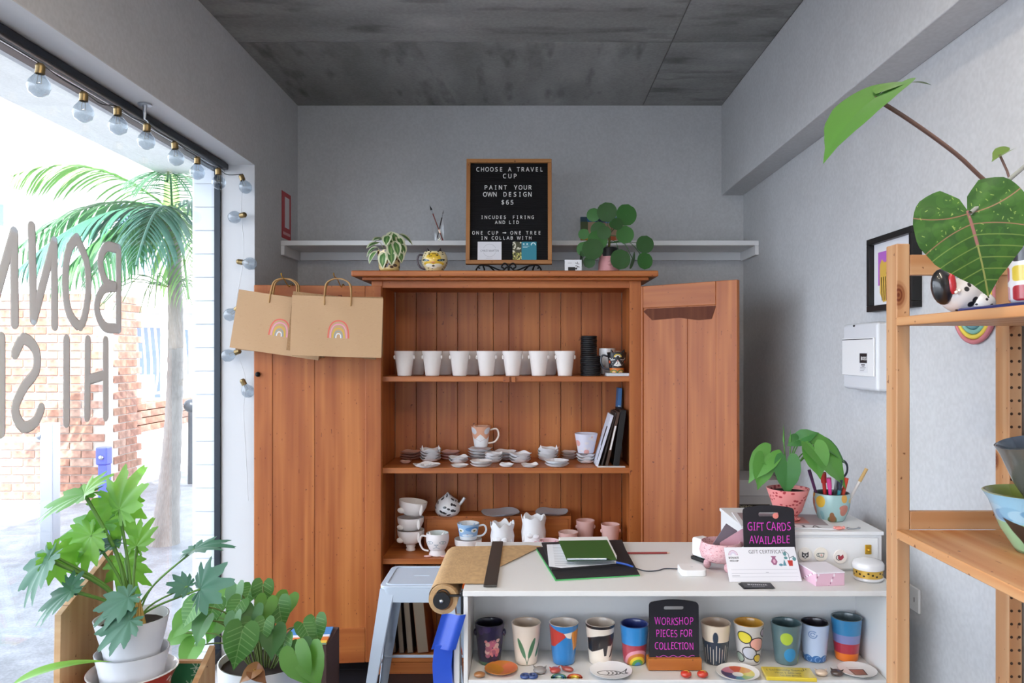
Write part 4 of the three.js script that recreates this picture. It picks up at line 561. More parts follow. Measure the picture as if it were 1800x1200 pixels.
// ---------------------------------------------------------------- stool
{
  const t = thing('metal_stool', 'pale powder coated metal stool with a slotted square seat', 'stool', V(-0.47, 0, -3.32)), Hs = 0.586, a = 0.15, m = M.powder;
  const seat = roundRect(0.3, 0.3, 0.035); const slot = new THREE.Path(); slot.absellipse(0, 0, 0.036, 0.006, 0, Math.PI * 2); seat.holes.push(slot);
  mesh('seat', [extrude(seat, 0.004, 0.003).rotateX(-Math.PI / 2).translate(0, Hs - 0.008, 0), extrude(roundRect(0.3, 0.3, 0.035), 0.055, 0.003, [roundRect(0.29, 0.29, 0.03)]).rotateX(-Math.PI / 2).translate(0, Hs - 0.066, 0)], m, t);
  mesh('seat_ridge', extrude(roundRect(0.262, 0.262, 0.03), 0.002, 0.001, [roundRect(0.252, 0.252, 0.027)]).rotateX(-Math.PI / 2).translate(0, Hs - 0.0005, 0), m, t);
  for (const sx of [-1, 1]) for (const sz of [-1, 1]) { // angle-section legs, wide at the top
    const q = (k, w) => { const o = a + 0.075 * k; return [[sx * o, sz * o], [sx * (o - w), sz * o], [sx * o, sz * (o - w)]]; };
    const ys = [Hs - 0.012, Hs - 0.07, 0], ks = [0, 0.1, 1], ws = [0.06, 0.055, 0.03], pos = [];
    const P = ys.map((y, i) => q(ks[i], ws[i]).map(([x, z]) => [x, y, z]));
    const quad = (A, B, C, D) => pos.push(...A, ...B, ...C, ...A, ...C, ...D);
    const inn = (p) => [p[0] - sx * 0.004, p[1], p[2] - sz * 0.004];
    for (let i = 0; i < 2; i++) { quad(P[i][1], P[i][0], P[i + 1][0], P[i + 1][1]); quad(P[i][0], P[i][2], P[i + 1][2], P[i + 1][0]); quad(...[P[i][1], P[i][0], P[i + 1][0], P[i + 1][1]].map(inn)); quad(...[P[i][0], P[i][2], P[i + 1][2], P[i + 1][0]].map(inn)); quad(P[i][1], inn(P[i][1]), inn(P[i + 1][1]), P[i + 1][1]); quad(P[i][2], inn(P[i][2]), inn(P[i + 1][2]), P[i + 1][2]); }
    const g = new THREE.BufferGeometry(); g.setAttribute('position', new THREE.Float32BufferAttribute(pos, 3)); g.computeVertexNormals(); mesh('leg', g, m, t);
    mesh('foot_cap', bx(sx * 0.225 - sx * 0.032, sx * 0.228, 0, 0.012, sz * 0.225 - sz * 0.032, sz * 0.228, 0.002), M.black, t);
  }
  const o = a + 0.075 * 0.72;
  for (const s of [-1, 1]) { mesh('stretcher', bx(-o, o, 0.15, 0.162, s * o - 0.006, s * o + 0.006, 0.003), m, t); mesh('stretcher', bx(s * o - 0.006, s * o + 0.006, 0.15, 0.162, -o, o, 0.003), m, t); }
}

// ---------------------------------------------------------------- counter
const K0 = 2.23, K1 = 2.81, KY = 0.857, KF = 0.597, KB = 2.455;
{
  const c = thing('white_counter', 'white laminate counter with an open display shelf along its front', 'counter', V(0, 0, 0));
  mesh('worktop', zb(-0.196, 1.09, KY - 0.016, KY, K0, K1, 0.002), M.laminate, c);
  mesh('side_panel', zb(-0.194, -0.181, 0, KY - 0.0165, K0 + 0.004, K1 - 0.004), M.laminate, c); mesh('side_panel', zb(1.04, 1.075, 0, KY - 0.0165, K0 + 0.004, K1 - 0.004), M.laminate, c);
  mesh('back_panel', zb(-0.1805, 1.0395, KF, KY - 0.0165, KB, KB + 0.012, 0), M.laminate, c);
  mesh('display_shelf', zb(-0.1805, 1.0395, KF - 0.016, KF, K0 + 0.004, K1 - 0.01), M.laminate, c);
  mesh('front_panel', zb(-0.1805, 1.0395, 0, KF - 0.0165, K0 + 0.012, K0 + 0.025, 0), M.laminate, c);
}
const onTop = (px, py, dy = 0) => { const Z = (EYE - KY - dy) * F / (py - CY); return V((px - CX) / F * Z, KY + dy, -Z); };
const flat = (pts, y, th) => extrude(pts.map(([px, py]) => { const q = onTop(px, py, y); return [q.x, -q.z]; }), th).rotateX(-Math.PI / 2).translate(0, KY + y, 0);
const refit = (g, x0, x1, y0, y1, a = 0, b = 1) => { const U = g.attributes.uv, P = g.attributes.position; for (let i = 0; i < P.count; i++) { const p = [P.getX(i), P.getY(i), P.getZ(i)]; U.setXY(i, (p[a] - x0) / (x1 - x0), (p[b] - y0) / (y1 - y0)); } return g; };
{ // kraft roll on a dispenser at the end of the counter
  const r = thing('kraft_paper_roll', 'roll of brown kraft paper on a black holder at the counter end', 'paper roll', V(-0.258, 0.817, -2.27));
  mesh('roll', new THREE.CylinderGeometry(0.043, 0.043, 0.46, 40).rotateX(Math.PI / 2).translate(0, 0, -0.235), M.kraft, r);
  mesh('core', new THREE.CylinderGeometry(0.03, 0.03, 0.462, 24).rotateX(Math.PI / 2).translate(0, 0, -0.234), std('#8a6038', 0.8), r);
  mesh('end_cap', [new THREE.CylinderGeometry(0.025, 0.025, 0.014, 28).rotateX(Math.PI / 2).translate(-0.003, 0.002, 0.005), tube([[-0.022, 0.012, 0.006], [-0.012, 0.03, 0.006], [0.008, 0.033, 0.006], [0.022, 0.018, 0.006]], 0.002, 12)], M.black, r); mesh('axle_bolt', ball(0.0065, -0.003, 0.002, 0.013), M.steel, r);
  mesh('bracket', [bx(0.018, 0.06, 0.012, 0.017, -0.004, 0.004, 0), bx(0.053, 0.061, -0.04, 0.028, -0.006, 0.006), bx(0.053, 0.061, -0.04, 0.028, -0.45, -0.438), bx(0.0, 0.06, 0.012, 0.017, -0.478, -0.47, 0)], M.black, r);
  // sheet drawn from the roll up over the counter
  const prof = [[-0.044, 0.0], [-0.042, 0.016], [-0.034, 0.03], [-0.02, 0.0405], [0.0, 0.0432], [0.03, 0.0432], [0.064, 0.0432]], pos = [], uv = [], idx = [];
  prof.forEach(([x, y], i) => { for (const [j, z] of [[0, -0.02], [1, -0.46]]) { pos.push(x - 0.0006, y + 0.0008, z); uv.push(x * 3, z * 3); } if (i) { const b = i * 2; idx.push(b - 2, b, b - 1, b, b + 1, b - 1); } });
  const g = new THREE.BufferGeometry(); g.setAttribute('position', new THREE.Float32BufferAttribute(pos, 3)); g.setAttribute('uv', new THREE.Float32BufferAttribute(uv, 2)); g.setIndex(idx); g.computeVertexNormals(); mesh('drawn_sheet', g, M.kraft, r);
  const lay = extrude([[0.0635, 0.02], [0.155, 0.02], [0.16, 0.2], [0.3, 0.462], [0.25, 0.475], [0.0635, 0.462]], 0.0005); mesh('cut_end', metric(lay.rotateX(-Math.PI / 2).translate(0, 0.0435, 0), 2), M.kraft, r);
  const cb = tag(mesh('cutting_bar', bx(-0.02, 0.02, 0, 0.007, -0.54, 0, 0.002), std('#4a4642', 0.4, { metalness: 0.5 })), 'dark metal straight edge holding the kraft paper down', 'ruler'); cb.position.set(-0.118, KY + 0.0012, -2.262); cb.scale.z = 0.97;
  const gl = glaze('#2a52c4'), bag = thing('blue_vinyl_bag', 'glossy blue vinyl bag hanging below the paper roll', 'bag', V(-0.2, 0, -2.24));
  mesh('upper_fold', bend(new THREE.PlaneGeometry(0.07, 0.1, 6, 6), (v) => { v.z += 0.008 * Math.sin(v.x * 90) - 0.1 * (v.y + 0.05) * 0.3; v.x += 0.3 * (v.y + 0.05); }).translate(-0.05, 0.745, 0.03), gl, bag);
  mesh('body', bend(new THREE.BoxGeometry(0.055, 0.62, 0.2, 6, 10, 6), (v) => { v.x += 0.004 * Math.sin(v.y * 30 + v.z * 40); v.z += 0.006 * Math.sin(v.y * 24); }).translate(-0.052, 0.395, -0.08), gl, bag);
  mesh('white_edge', bx(-0.024, -0.0065, 0.05, 0.77, -0.06, 0.0, 0.004), M.white, bag);
}
{ // papers and notebook
  const dk = std('#1d1b20', 0.7);
  tag(mesh('green_folder', flat([[941, 963.5], [1094, 957], [1125, 1012], [976, 1021]], 0.0006, 0.003), std('#57b56c', 0.5)), 'bright green folder edge showing under the black sheets', 'folder');
  tag(mesh('black_paper', flat([[943, 963], [1094, 956], [1124, 1010], [978, 1018]], 0.004, 0.003), dk), 'black card folder lying on the green folder', 'folder');
  tag(mesh('black_paper', flat([[952, 955], [1093, 950], [1110, 992], [970, 1003]], 0.0075, 0.004), dk), 'upper black card sheet under the white form', 'folder');
  const form = paint(128, 160, (x) => { x.fillStyle = '#8a8d98'; for (let i = 0; i < 14; i++) x.fillRect(12, 14 + i * 10, rnd(20, 60), 2); }, '#e2e4ea');
  const fg = flat([[961, 957], [1068, 953], [1085, 990], [987, 998], [965, 995]], 0.0122, 0.0006); fg.computeBoundingBox(); refit(fg, fg.boundingBox.min.x, fg.boundingBox.max.x, fg.boundingBox.max.z, fg.boundingBox.min.z, 0, 2);
  tag(mesh('printed_form', fg, std('#ffffff', 0.8, { map: form })), 'white printed form under the green notebook', 'paper');
  const n = thing('green_notebook', 'green covered notebook on the stack of black folders', 'notebook', V(0, 0, 0));
  const nb = [[982, 951], [1067, 949.5], [1084, 984], [997, 986]]; mesh('pages', flat(nb, 0.0145, 0.014), M.paper, n); mesh('cover', flat(nb, 0.0287, 0.002), std('#2f5a1c', 0.6), n); mesh('back_cover', flat(nb, 0.0129, 0.0014), M.black, n);
  const pen = thing('silver_pen', 'silver pen lying along the notebook edge', 'pen', onTop(997, 984.5, 0.031)); pen.position.y += 0.0035; pen.rotation.y = 0.01; mesh('barrel', tube([[0, 0, 0], [0.06, 0, 0], [0.125, 0, 0]], 0.0034, 4, 10), std('#b9c8d4', 0.25, { metalness: 0.5 }), pen); mesh('tip', new THREE.ConeGeometry(0.0034, 0.014, 10).rotateZ(-Math.PI / 2).translate(0.132, 0, 0), M.black, pen);
  const cable = (pts) => pts.map(([px, py, h]) => onTop(px, py, h ?? 0.0025));
  const cb = thing('charging_cable', 'blue charging cable running from the papers to the white dock', 'cable', V(0, 0, 0)); mesh('plug', tube(cable([[1083, 988, 0.02], [1098, 991, 0.016], [1113, 996, 0.008]]), 0.0035, 10, 8), std('#2c56b0', 0.4), cb); mesh('cord', tube(cable([[1113, 996, 0.008], [1122, 1000], [1138, 1003.5], [1158, 1002], [1168, 999], [1193, 999.5, 0.006]]), 0.0018, 24, 6), std('#26303e', 0.5), cb);
  const pc = thing('red_pencil', 'red lead pencil lying behind the papers', 'pencil', onTop(1101, 974)); pc.position.y += 0.004; pc.rotation.y = 0.03; mesh('shaft', new THREE.CylinderGeometry(0.0037, 0.0037, 0.14, 6).rotateZ(Math.PI / 2).translate(0.07, 0, 0), std('#8e3434', 0.5), pc); mesh('tip', new THREE.ConeGeometry(0.0037, 0.013, 6).rotateZ(-Math.PI / 2).translate(0.1465, 0, 0), std('#dcb8a4', 0.7), pc); mesh('end', ball(0.0036, 0, 0, 0, 0.6, 1, 1, 8), std('#e0c8c0', 0.6), pc);
  const dk2 = thing('card_dock', 'rounded white square dock on the counter', 'dock', onTop(1216, 1007)); mesh('body', extrude(roundRect(0.074, 0.074, 0.016), 0.014, 0.003).rotateX(-Math.PI / 2).translate(0, 0.003, 0), M.white, dk2); mesh('mark', bx(-0.004, 0.004, 0.0199, 0.0203, -0.002, 0.002, 0), std('#b8bcc4', 0.5), dk2);
  const rd = thing('card_terminal', 'white and black card terminal behind the speckled bowl', 'terminal', onTop(1236, 984)); rd.rotation.y = 0.5; mesh('body', bx(-0.025, 0.025, 0.012, 0.075, -0.03, 0.03, 0.008), M.white, rd); mesh('screen', bx(-0.019, 0.019, 0.03, 0.066, 0.03, 0.0315, 0), std('#6a6f78', 0.2), rd); mesh('base', bx(-0.028, 0.028, 0, 0.012, -0.032, 0.032, 0.004), M.black, rd);
}
{ // speckled tripod bowl
  const sp = paint(256, 128, (x) => { for (let i = 0; i < 900; i++) { x.fillStyle = ['#b86a70', '#7a3a44', '#e9d0d0', '#c98a90'][i % 4]; blob(x, rnd(256), rnd(128), rnd(0.6, 1.8)); } }, '#d9adb2');
  const t = thing('speckled_bowl', 'pink speckled three legged bowl holding folded cards', 'bowl', onTop(1267, 1000)), m = std('#ffffff', 0.6, { map: sp });
  mesh('bowl', wob(lathe([[0, 0.026], [0.04, 0.027], [0.062, 0.04], [0.068, 0.062], [0.062, 0.09], [0.058, 0.09], [0.063, 0.062], [0.056, 0.042], [0.035, 0.032], [0, 0.031]]), 0.01), m, t);
  for (const a of [0.3, 2.4, 4.5]) mesh('leg', ball(0.014, Math.sin(a) * 0.042, 0.016, Math.cos(a) * 0.042, 0.9, 1.15, 0.9, 12), m, t);
  const cd = (x, rz, ry, c, l, h) => { const o = tag(mesh('folded_card', bx(-0.024, 0.024, 0, h, -0.001, 0.001, 0), std(c, 0.7)), l, 'card'); o.position.copy(t.position).add(V(x - 0.01, 0.062, -0.004)); o.rotation.set(0.1, ry, rz); };
  cd(0.0, -0.6, 0.2, '#7d7480', 'grey card leaning in the speckled bowl', 0.085); cd(0.018, -0.95, -0.15, '#c99aa8', 'pink card leaning in the speckled bowl', 0.09);
}
function chalkSign(name, label, p, w, h, lines, tilt, base, under) {
  const t = thing(name, label, 'sign', p); t.rotation.x = tilt;
  const tx = paint(Math.round(w / h * 512), 512, (x, W, H) => { for (const [s, y, sz, sp] of lines) hand(x, s, W * 0.5, y * H, sz * H, '#d63ac0', '', sp); if (under) { x.strokeStyle = '#c04aae'; x.lineWidth = 6; x.beginPath(); for (let i = 0; i <= 40; i++) x.lineTo(W * (0.14 + i * 0.019), H * under + Math.sin(i * 0.62) * 7); x.stroke(); } }, '#1a1820');
  const s = new THREE.Shape(), r = 0.008; s.moveTo(-w / 2, 0); s.lineTo(w / 2, 0); s.lineTo(w / 2, h - 0.02); s.quadraticCurveTo(w / 2, h - 0.01, w / 2 - r, h - 0.007); s.quadraticCurveTo(0, h + 0.008, -w / 2 + r, h - 0.007); s.quadraticCurveTo(-w / 2, h - 0.01, -w / 2, h - 0.02); s.closePath();
  const hole = roundRect(w * 0.4, h * 0.06, h * 0.03, 0, h * 0.87), g = extrude(s, 0.006, 0, [new THREE.Path(hole.getPoints(6))]); refit(g, -w / 2, w / 2, 0, h);
  mesh('board', g, std('#ffffff', 0.75, { map: tx }), t, V(0, base ? 0.018 : 0, 0));
  if (base) mesh('wooden_base', bx(-w / 2 - 0.006, w / 2 + 0.004, 0, 0.034, -0.022, 0.022, 0.002), wood('#c27a34', T.ply), t);
  return t;
}
{
  const q = onTop(1354, 1010.5); const sg = chalkSign('gift_card_sign', 'black chalk sign lettered gift cards available in magenta', q, 0.16, 0.212, [['GIFT CARDS', 0.36, 0.165, 0.74], ['AVAILABLE', 0.55, 0.155, 0.8]], -0.12, false); sg.position.y += 0.0015;
  const pn = tag(mesh('enamel_pin', [new THREE.CylinderGeometry(0.009, 0.009, 0.003, 18).rotateX(Math.PI / 2), ball(0.002, -0.003, 0.001, 0.002), ball(0.002, 0.003, 0.001, 0.002)], std('#e88a80', 0.4)), 'round coral pin stuck at the handle of the gift card sign', 'pin'); pn.position.set(q.x + 0.02, q.y + 0.182, q.z - 0.0122);
  const gc = paint(512, 244, (x) => {
    x.fillStyle = '#2a2a30'; x.font = '34px sans-serif'; x.fillText('GIFT CERTIFICATE', 172, 46);
    [['#b88aa8', 32], ['#c9a0c0', 24], ['#b8a8d0', 16]].forEach(([c, r]) => { x.strokeStyle = c; x.lineWidth = 4; x.beginPath(); x.arc(58, 56, r, 3.14, 6.28); x.stroke(); }); hand(x, 'BONNIE', 58, 82, 19, '#222'); hand(x, 'HISLOP', 58, 104, 18, '#222');
    x.fillStyle = '#9a5f80'; path(x, [[325, 66], [365, 66], [355, 78], [368, 105], [355, 128], [335, 128], [320, 105], [335, 78]], true); x.fill(); x.fillStyle = '#d8a8c0'; blob(x, 345, 102, 9, 14); x.fillStyle = '#5a8a9a'; blob(x, 388, 128, 14, 9); path(x, [[402, 134], [418, 88], [428, 134]], true); x.fill(); x.fillStyle = '#b8342c'; path(x, [[440, 96], [478, 96], [472, 136], [446, 136]], true); x.fill(); x.strokeStyle = '#2c4a50'; x.lineWidth = 4; path(x, [[458, 96], [456, 52], [440, 34], [430, 44]]); x.stroke(); path(x, [[458, 80], [490, 66], [496, 84]]); x.stroke(); x.fillStyle = '#5f8f94'; blob(x, 430, 50, 12, 14); blob(x, 492, 86, 13, 14); blob(x, 432, 78, 13, 10);
    x.strokeStyle = '#a9abb6'; x.lineWidth = 1.5; for (const y of [160, 186, 212]) { path(x, [[26, y], [496, y]]); x.stroke(); } x.fillStyle = '#8a8a94'; x.fillRect(26, 202, 54, 3); x.fillRect(270, 178, 20, 3);
  }, '#e3e3ea');
  const t = tag(mesh('gift_certificate', refit(bx(-0.11, 0.11, 0, 0.108, -0.0008, 0.0008, 0), -0.11, 0.11, 0, 0.108), std('#ffffff', 0.6, { map: gc })), 'white gift certificate leaning against the chalk sign', 'card'); t.position.copy(onTop(1346, 1022.5)).add(V(0, 0.001, 0)); t.rotation.x = -0.62; t.rotation.order = 'YXZ'; t.rotation.y = 0.02;
  const bcx = paint(128, 80, (x) => { hand(x, 'BONNIE', 64, 40, 22, '#d8d8dc'); hand(x, 'HISLOP', 64, 62, 16, '#9a9aa2'); }, '#1b1c22');
  for (let i = 0; i < 3; i++) { const o = tag(mesh('black_business_card', refit(bx(-0.044, 0.044, 0, 0.0008, -0.027, 0.027, 0), -0.044, 0.044, 0.027, -0.027, 0, 2), std('#ffffff', 0.5, { map: bcx })), ['lowest black business card in the fanned pile', 'middle black business card in the fanned pile', 'top black business card with pale lettering'][i], 'card', 'fanned black business cards'); o.position.copy(onTop(1332 - (2 - i) * 2, 1030)).add(V(0, i * 0.001 + 0.0003, 0)); o.rotation.y = -0.05 + (2 - i) * 0.05; }
  const pd = paint(128, 64, (x) => { for (let i = 0; i < 26; i++) { x.fillStyle = i % 2 ? '#f2eaf0' : '#8a5a70'; blob(x, (i * 41) % 128, (i * 23) % 64, i % 2 ? 3 : 2); } }, '#dcb4c6');
  const pb = thing('polka_dot_box', 'small pink polka dot carton with a white lid', 'box', onTop(1456, 1030)); pb.position.z -= 0.058; pb.rotation.y = 0.12; mesh('carton', bx(-0.045, 0.045, 0, 0.037, -0.056, 0.056, 0.001), std('#ffffff', 0.6, { map: pd }), pb); mesh('lid', bx(-0.046, 0.046, 0.037, 0.041, -0.057, 0.057, 0.001), std('#ece6ee', 0.6), pb);
  pb.children[0].geometry.attributes.uv.array.forEach((v, i, a) => { a[i] = v * 10; });
  const jr = thing('lidded_jar', 'round white ceramic jar with a gold spotted band', 'jar', onTop(1526, 1018)); mesh('base', lathe([[0, 0], [0.04, 0], [0.044, 0.006], [0.044, 0.012], [0, 0.012]]), glaze('#e2e2e4'), jr);
  const bd = paint(256, 32, (x) => { for (let i = 0; i < 22; i++) { x.fillStyle = '#2a2418'; blob(x, i * 12 + 4, 10 + (i % 3) * 6, 3, 4); } }, '#cfa84a'); mesh('gold_band', lathe([[0.0425, 0.012], [0.0425, 0.034]]), std('#ffffff', 0.3, { map: bd, metalness: 0.3 }), jr); mesh('lid', lathe([[0.0425, 0.034], [0.046, 0.036], [0.046, 0.05], [0.04, 0.058], [0.015, 0.066], [0, 0.067]]), glaze('#e2e2e4'), jr);
}
{ // white cupboard box on the counter with magazine, pots and badges
  const b = thing('white_cupboard', 'small white wooden cupboard with a gold latch on the counter', 'cupboard', V(0, KY, 0)); const x0 = 0.695, x1 = 1.115, h = 0.126;
  mesh('carcase', zb(x0, x1, 0.0005, h - 0.012, 2.436, 2.80), M.white, b); mesh('lid', zb(x0 - 0.004, x1 + 0.004, h - 0.0118, h, 2.428, 2.805), M.white, b); mesh('door', zb(x0 + 0.012, x1 - 0.014, 0.008, h - 0.02, 2.429, 2.4355), M.white, b);
  mesh('latch', [zb(1.058, 1.078, 0.055, 0.085, 2.424, 2.4288), ball(0.006, 1.068, 0.07, -2.421)], M.brass, b);
  [['round badge with a cat face on the white cupboard', 1415, 974, '#e9e6e0', (x) => { x.fillStyle = '#3a3c40'; path(x, [[16, 18], [26, 26], [38, 26], [48, 18], [48, 42], [32, 52], [16, 42]], true); x.fill(); x.fillStyle = '#ddd'; blob(x, 25, 35, 4); blob(x, 39, 35, 4); blob(x, 32, 44, 5); }], ['round badge with a teacup drawing on the white cupboard', 1443, 974, '#ece6da', (x) => { x.strokeStyle = '#4a5a58'; x.lineWidth = 3; path(x, [[18, 26], [46, 26], [42, 44], [24, 44], [18, 26]]); x.stroke(); x.beginPath(); x.arc(18, 34, 7, 1, 5); x.stroke(); x.fillStyle = '#d8a8a0'; blob(x, 33, 35, 5); }], ['round badge with a red patterned heart on the white cupboard', 1477, 978, '#ece6e0', (x) => { x.fillStyle = '#a8404e'; path(x, [[20, 24], [32, 30], [44, 20], [48, 36], [34, 50], [20, 42]], true); x.fill(); x.strokeStyle = '#2c2c34'; x.lineWidth = 3; x.beginPath(); x.arc(24, 36, 12, 1, 5); x.stroke(); }]].forEach(([l, px, py, bg, dr]) => {
    const tx = paint(64, 64, dr, bg), o = tag(mesh('badge', [new THREE.CylinderGeometry(0.021, 0.022, 0.004, 28).rotateX(Math.PI / 2)], std('#ffffff', 0.3, { map: tx })), l, 'badge'), q = at(px, py, 2.427); refit(o.geometry, -0.021, 0.021, -0.021, 0.021); o.position.set(q.x, q.y, -2.4265); });
  const mg = paint(256, 200, (x) => { x.fillStyle = '#9a8a90'; x.fillRect(14, 40, 228, 150); x.fillStyle = '#b06a60'; x.fillRect(60, 60, 110, 90); x.fillStyle = '#77747e'; x.fillRect(150, 70, 80, 100); x.fillStyle = '#24242a'; x.font = 'bold 40px serif'; x.fillText('V I L L A', 40, 34); }, '#dcdce0');
  const ma = tag(mesh('magazine', refit(bx(-0.15, 0.15, 0, 0.005, -0.11, 0.11, 0.001), 0.15, -0.15, -0.11, 0.11, 0, 2), std('#ffffff', 0.4, { map: mg })), 'magazine with a serif title lying on the white cupboard', 'magazine'); ma.position.set(0.845, KY + h + 0.0005, -2.575); ma.rotation.y = -0.12;
  const pk = paint(256, 128, (x) => { for (let i = 0; i < 120; i++) { x.fillStyle = '#a8343c'; blob(x, (i * 47 + rnd(10)) % 256, (i * 29 + rnd(8)) % 128, rnd(2, 4), rnd(2.5, 4.5)); } }, '#e58f8c');
  const t = thing('potted_plant', 'arrowhead plant in a coral pot with dark red dots', 'plant', V(0.868, KY + h + 0.0065, -2.585));
  t.userData.pm = std('#ffffff', 0.5, { map: pk }); potted(t, wob(lathe([[0, 0], [0.038, 0], [0.04, 0.006], [0.03, 0.012], [0.045, 0.03], [0.07, 0.104], [0.066, 0.104], [0.042, 0.034], [0, 0.03]]), 0.012), 0.064, 0.092);
  const lm = leafM('#5a9a3c', null, 0.25), dk = leafM('#3c7a38', null, 0.2);
  const L = (x, y, z, len, w, dir, up, m) => { aim(mesh('leaf', leafGeo(len, w, PR.heart, { droop: 0.5, fold: 0.2, n: 14, notch: 0.14 }), m, t, V(x, y, z)), V(...dir), V(...up)); mesh('petiole', tube([[rnd(-0.012, 0.012), 0.09, rnd(-0.012, 0.012)], [x * 0.35, y * 0.6 + 0.05, z * 0.5], [x, y, z]], 0.0022, 10, 5), lm, t); };
  L(-0.075, 0.215, 0.02, 0.14, 0.09, [-0.75, -0.75, 0.3], [-0.3, 0.5, 0.8], lm); L(-0.09, 0.195, 0.03, 0.12, 0.075, [-0.25, -1, 0.3], [0, 0.3, 1], lm); L(-0.085, 0.205, 0.01, 0.075, 0.06, [0.8, -0.1, 0.4], [0, 0.7, 0.7], lm);
  L(-0.02, 0.19, 0.05, 0.135, 0.085, [-0.05, -1, 0.25], [-0.2, 0.2, 1], dk); L(0.045, 0.27, 0.0, 0.075, 0.06, [0.5, 0.35, 0.3], [-0.3, 0.6, 0.7], dk); L(0.03, 0.265, 0.0, 0.05, 0.05, [-0.8, -0.3, 0.3], [0, 0.6, 0.8], dk);
  L(0.09, 0.235, 0.03, 0.2, 0.115, [0.75, -0.75, 0.25], [0.35, 0.45, 0.85], lm); L(0.075, 0.235, 0.04, 0.12, 0.085, [0.1, -0.9, 0.4], [-0.2, 0.4, 1], lm); L(0.12, 0.25, 0.0, 0.13, 0.08, [0.85, -0.45, 0.1], [0.2, 0.8, 0.5], dk); L(0.095, 0.25, -0.01, 0.08, 0.06, [0.6, 0.1, -0.3], [0, 1, 0.3], dk);
  for (const [x, y] of [[-0.015, 0.3], [0.008, 0.285]]) mesh('shoot', [tube([[0, 0.09, 0], [x * 0.6, 0.2, 0], [x, y - 0.04, 0]], 0.0022, 8, 5), new THREE.ConeGeometry(0.004, 0.06, 6).translate(x, y - 0.01, 0)], lm, t);
  const mc = paint(256, 128, (x) => { for (let i = 0; i < 26; i++) { x.fillStyle = ['#d8b43c', '#c47a68', '#8a5a34', '#7fb0b4', '#d8a03c', '#5a6a3c'][i % 6]; blob(x, (i * 57) % 256, i % 6 === 0 || i % 6 === 4 ? rnd(40) : rnd(40, 128), rnd(6, 14), rnd(12, 30)); } }, '#9cc0c0');
  const cp = catMug({ name: 'pen_pot', label: 'drip glazed blue and yellow pot stuffed with pens and scissors', cat: 'pot', p: V(1.02, KY + h + 0.0005, -2.6), r0: 0.042, r1: 0.058, h: 0.092, belly: 0.008, map: mc, inner: '#4a5a5c', uneven: 0.012 });
  const stick = (x, z, tx, tz, len, r, c, l, n, cat, extra) => { const o = thing(n, l, cat, cp.position.clone().add(V(x, 0.016, z))); aim(o, V(tx, 1, tz), V(0, 0, 1)); mesh('barrel', new THREE.CylinderGeometry(r, r, len, 10).rotateX(Math.PI / 2).translate(0, 0, len / 2), std(c, 0.4), o); extra?.(o); };
  const cap = (c, len, r) => (o) => mesh('cap', new THREE.CylinderGeometry(r, r * 0.9, 0.035, 10).rotateX(Math.PI / 2).translate(0, 0, len + 0.012), std(c, 0.4), o);
  stick(-0.02, 0.01, -0.12, 0.1, 0.12, 0.006, '#b82c28', 'thick red marker in the pen pot', 'marker_pen', 'marker', cap('#b82c28', 0.12, 0.01)); stick(-0.005, 0.02, -0.15, 0.15, 0.105, 0.006, '#d8388a', 'pink marker in the pen pot', 'marker_pen', 'marker', cap('#e04a94', 0.105, 0.008)); stick(-0.03, 0, -0.3, 0, 0.13, 0.005, '#5c2a5a', 'purple marker in the pen pot', 'marker_pen', 'marker', cap('#4a2450', 0.13, 0.006)); stick(0.015, 0.02, 0.15, 0.15, 0.105, 0.006, '#c8402a', 'orange red marker in the pen pot', 'marker_pen', 'marker', cap('#c8402a', 0.105, 0.007)); stick(0.005, 0.025, 0.05, 0.2, 0.1, 0.006, '#2f7f8c', 'teal marker in the pen pot', 'marker_pen', 'marker', cap('#2a3848', 0.1, 0.007));
  stick(0.03, 0.005, 0.55, 0, 0.14, 0.005, '#d8d4d0', 'paint brush with a tan handle end in the pen pot', 'flat_brush', 'brush', (o) => mesh('handle_end', new THREE.CylinderGeometry(0.006, 0.006, 0.05, 8).rotateX(Math.PI / 2).translate(0, 0, 0.155), std('#c8a468', 0.5), o));
  const sc = thing('scissors', 'dark handled scissors standing in the pen pot', 'scissors', cp.position.clone().add(V(0.022, 0.1, -0.02))); sc.rotation.z = -0.12; mesh('blade', bx(-0.006, 0.006, -0.07, 0.045, -0.001, 0.001, 0), M.steel, sc); mesh('finger_loop', new THREE.TorusGeometry(0.022, 0.0042, 8, 24).scale(0.8, 1.25, 1).translate(0.014, 0.07, 0), std('#2a3040', 0.5), sc); mesh('finger_loop', new THREE.TorusGeometry(0.014, 0.0038, 8, 20).scale(0.8, 1.2, 1).translate(0.016, 0.018, 0.006), std('#2a3040', 0.5), sc);
  const cr = tag(mesh('clay_crab', [ball(0.012, 0, 0.006, 0, 1.3, 0.5, 0.9), ball(0.005, -0.014, 0.008, 0.004), ball(0.005, 0.014, 0.008, 0.004)], glaze('#e08a80')), 'tiny coral clay crab on the cupboard edge', 'figurine'); cr.position.copy(V(0.985, KY + h + 0.0005, -2.452));
  const ky = tag(mesh('hair_clip', [tube([[-0.018, 0.003, 0], [0, 0.003, 0.002], [0.02, 0.003, -0.008]], 0.002, 8, 5), ball(0.006, -0.018, 0.004, 0.0, 1, 0.6, 1), ball(0.005, 0.02, 0.004, -0.008, 1, 0.6, 1)], M.steel), 'little silver clip on the cupboard edge', 'clip'); ky.position.set(1.035, KY + h + 0.0005, -2.456);
}
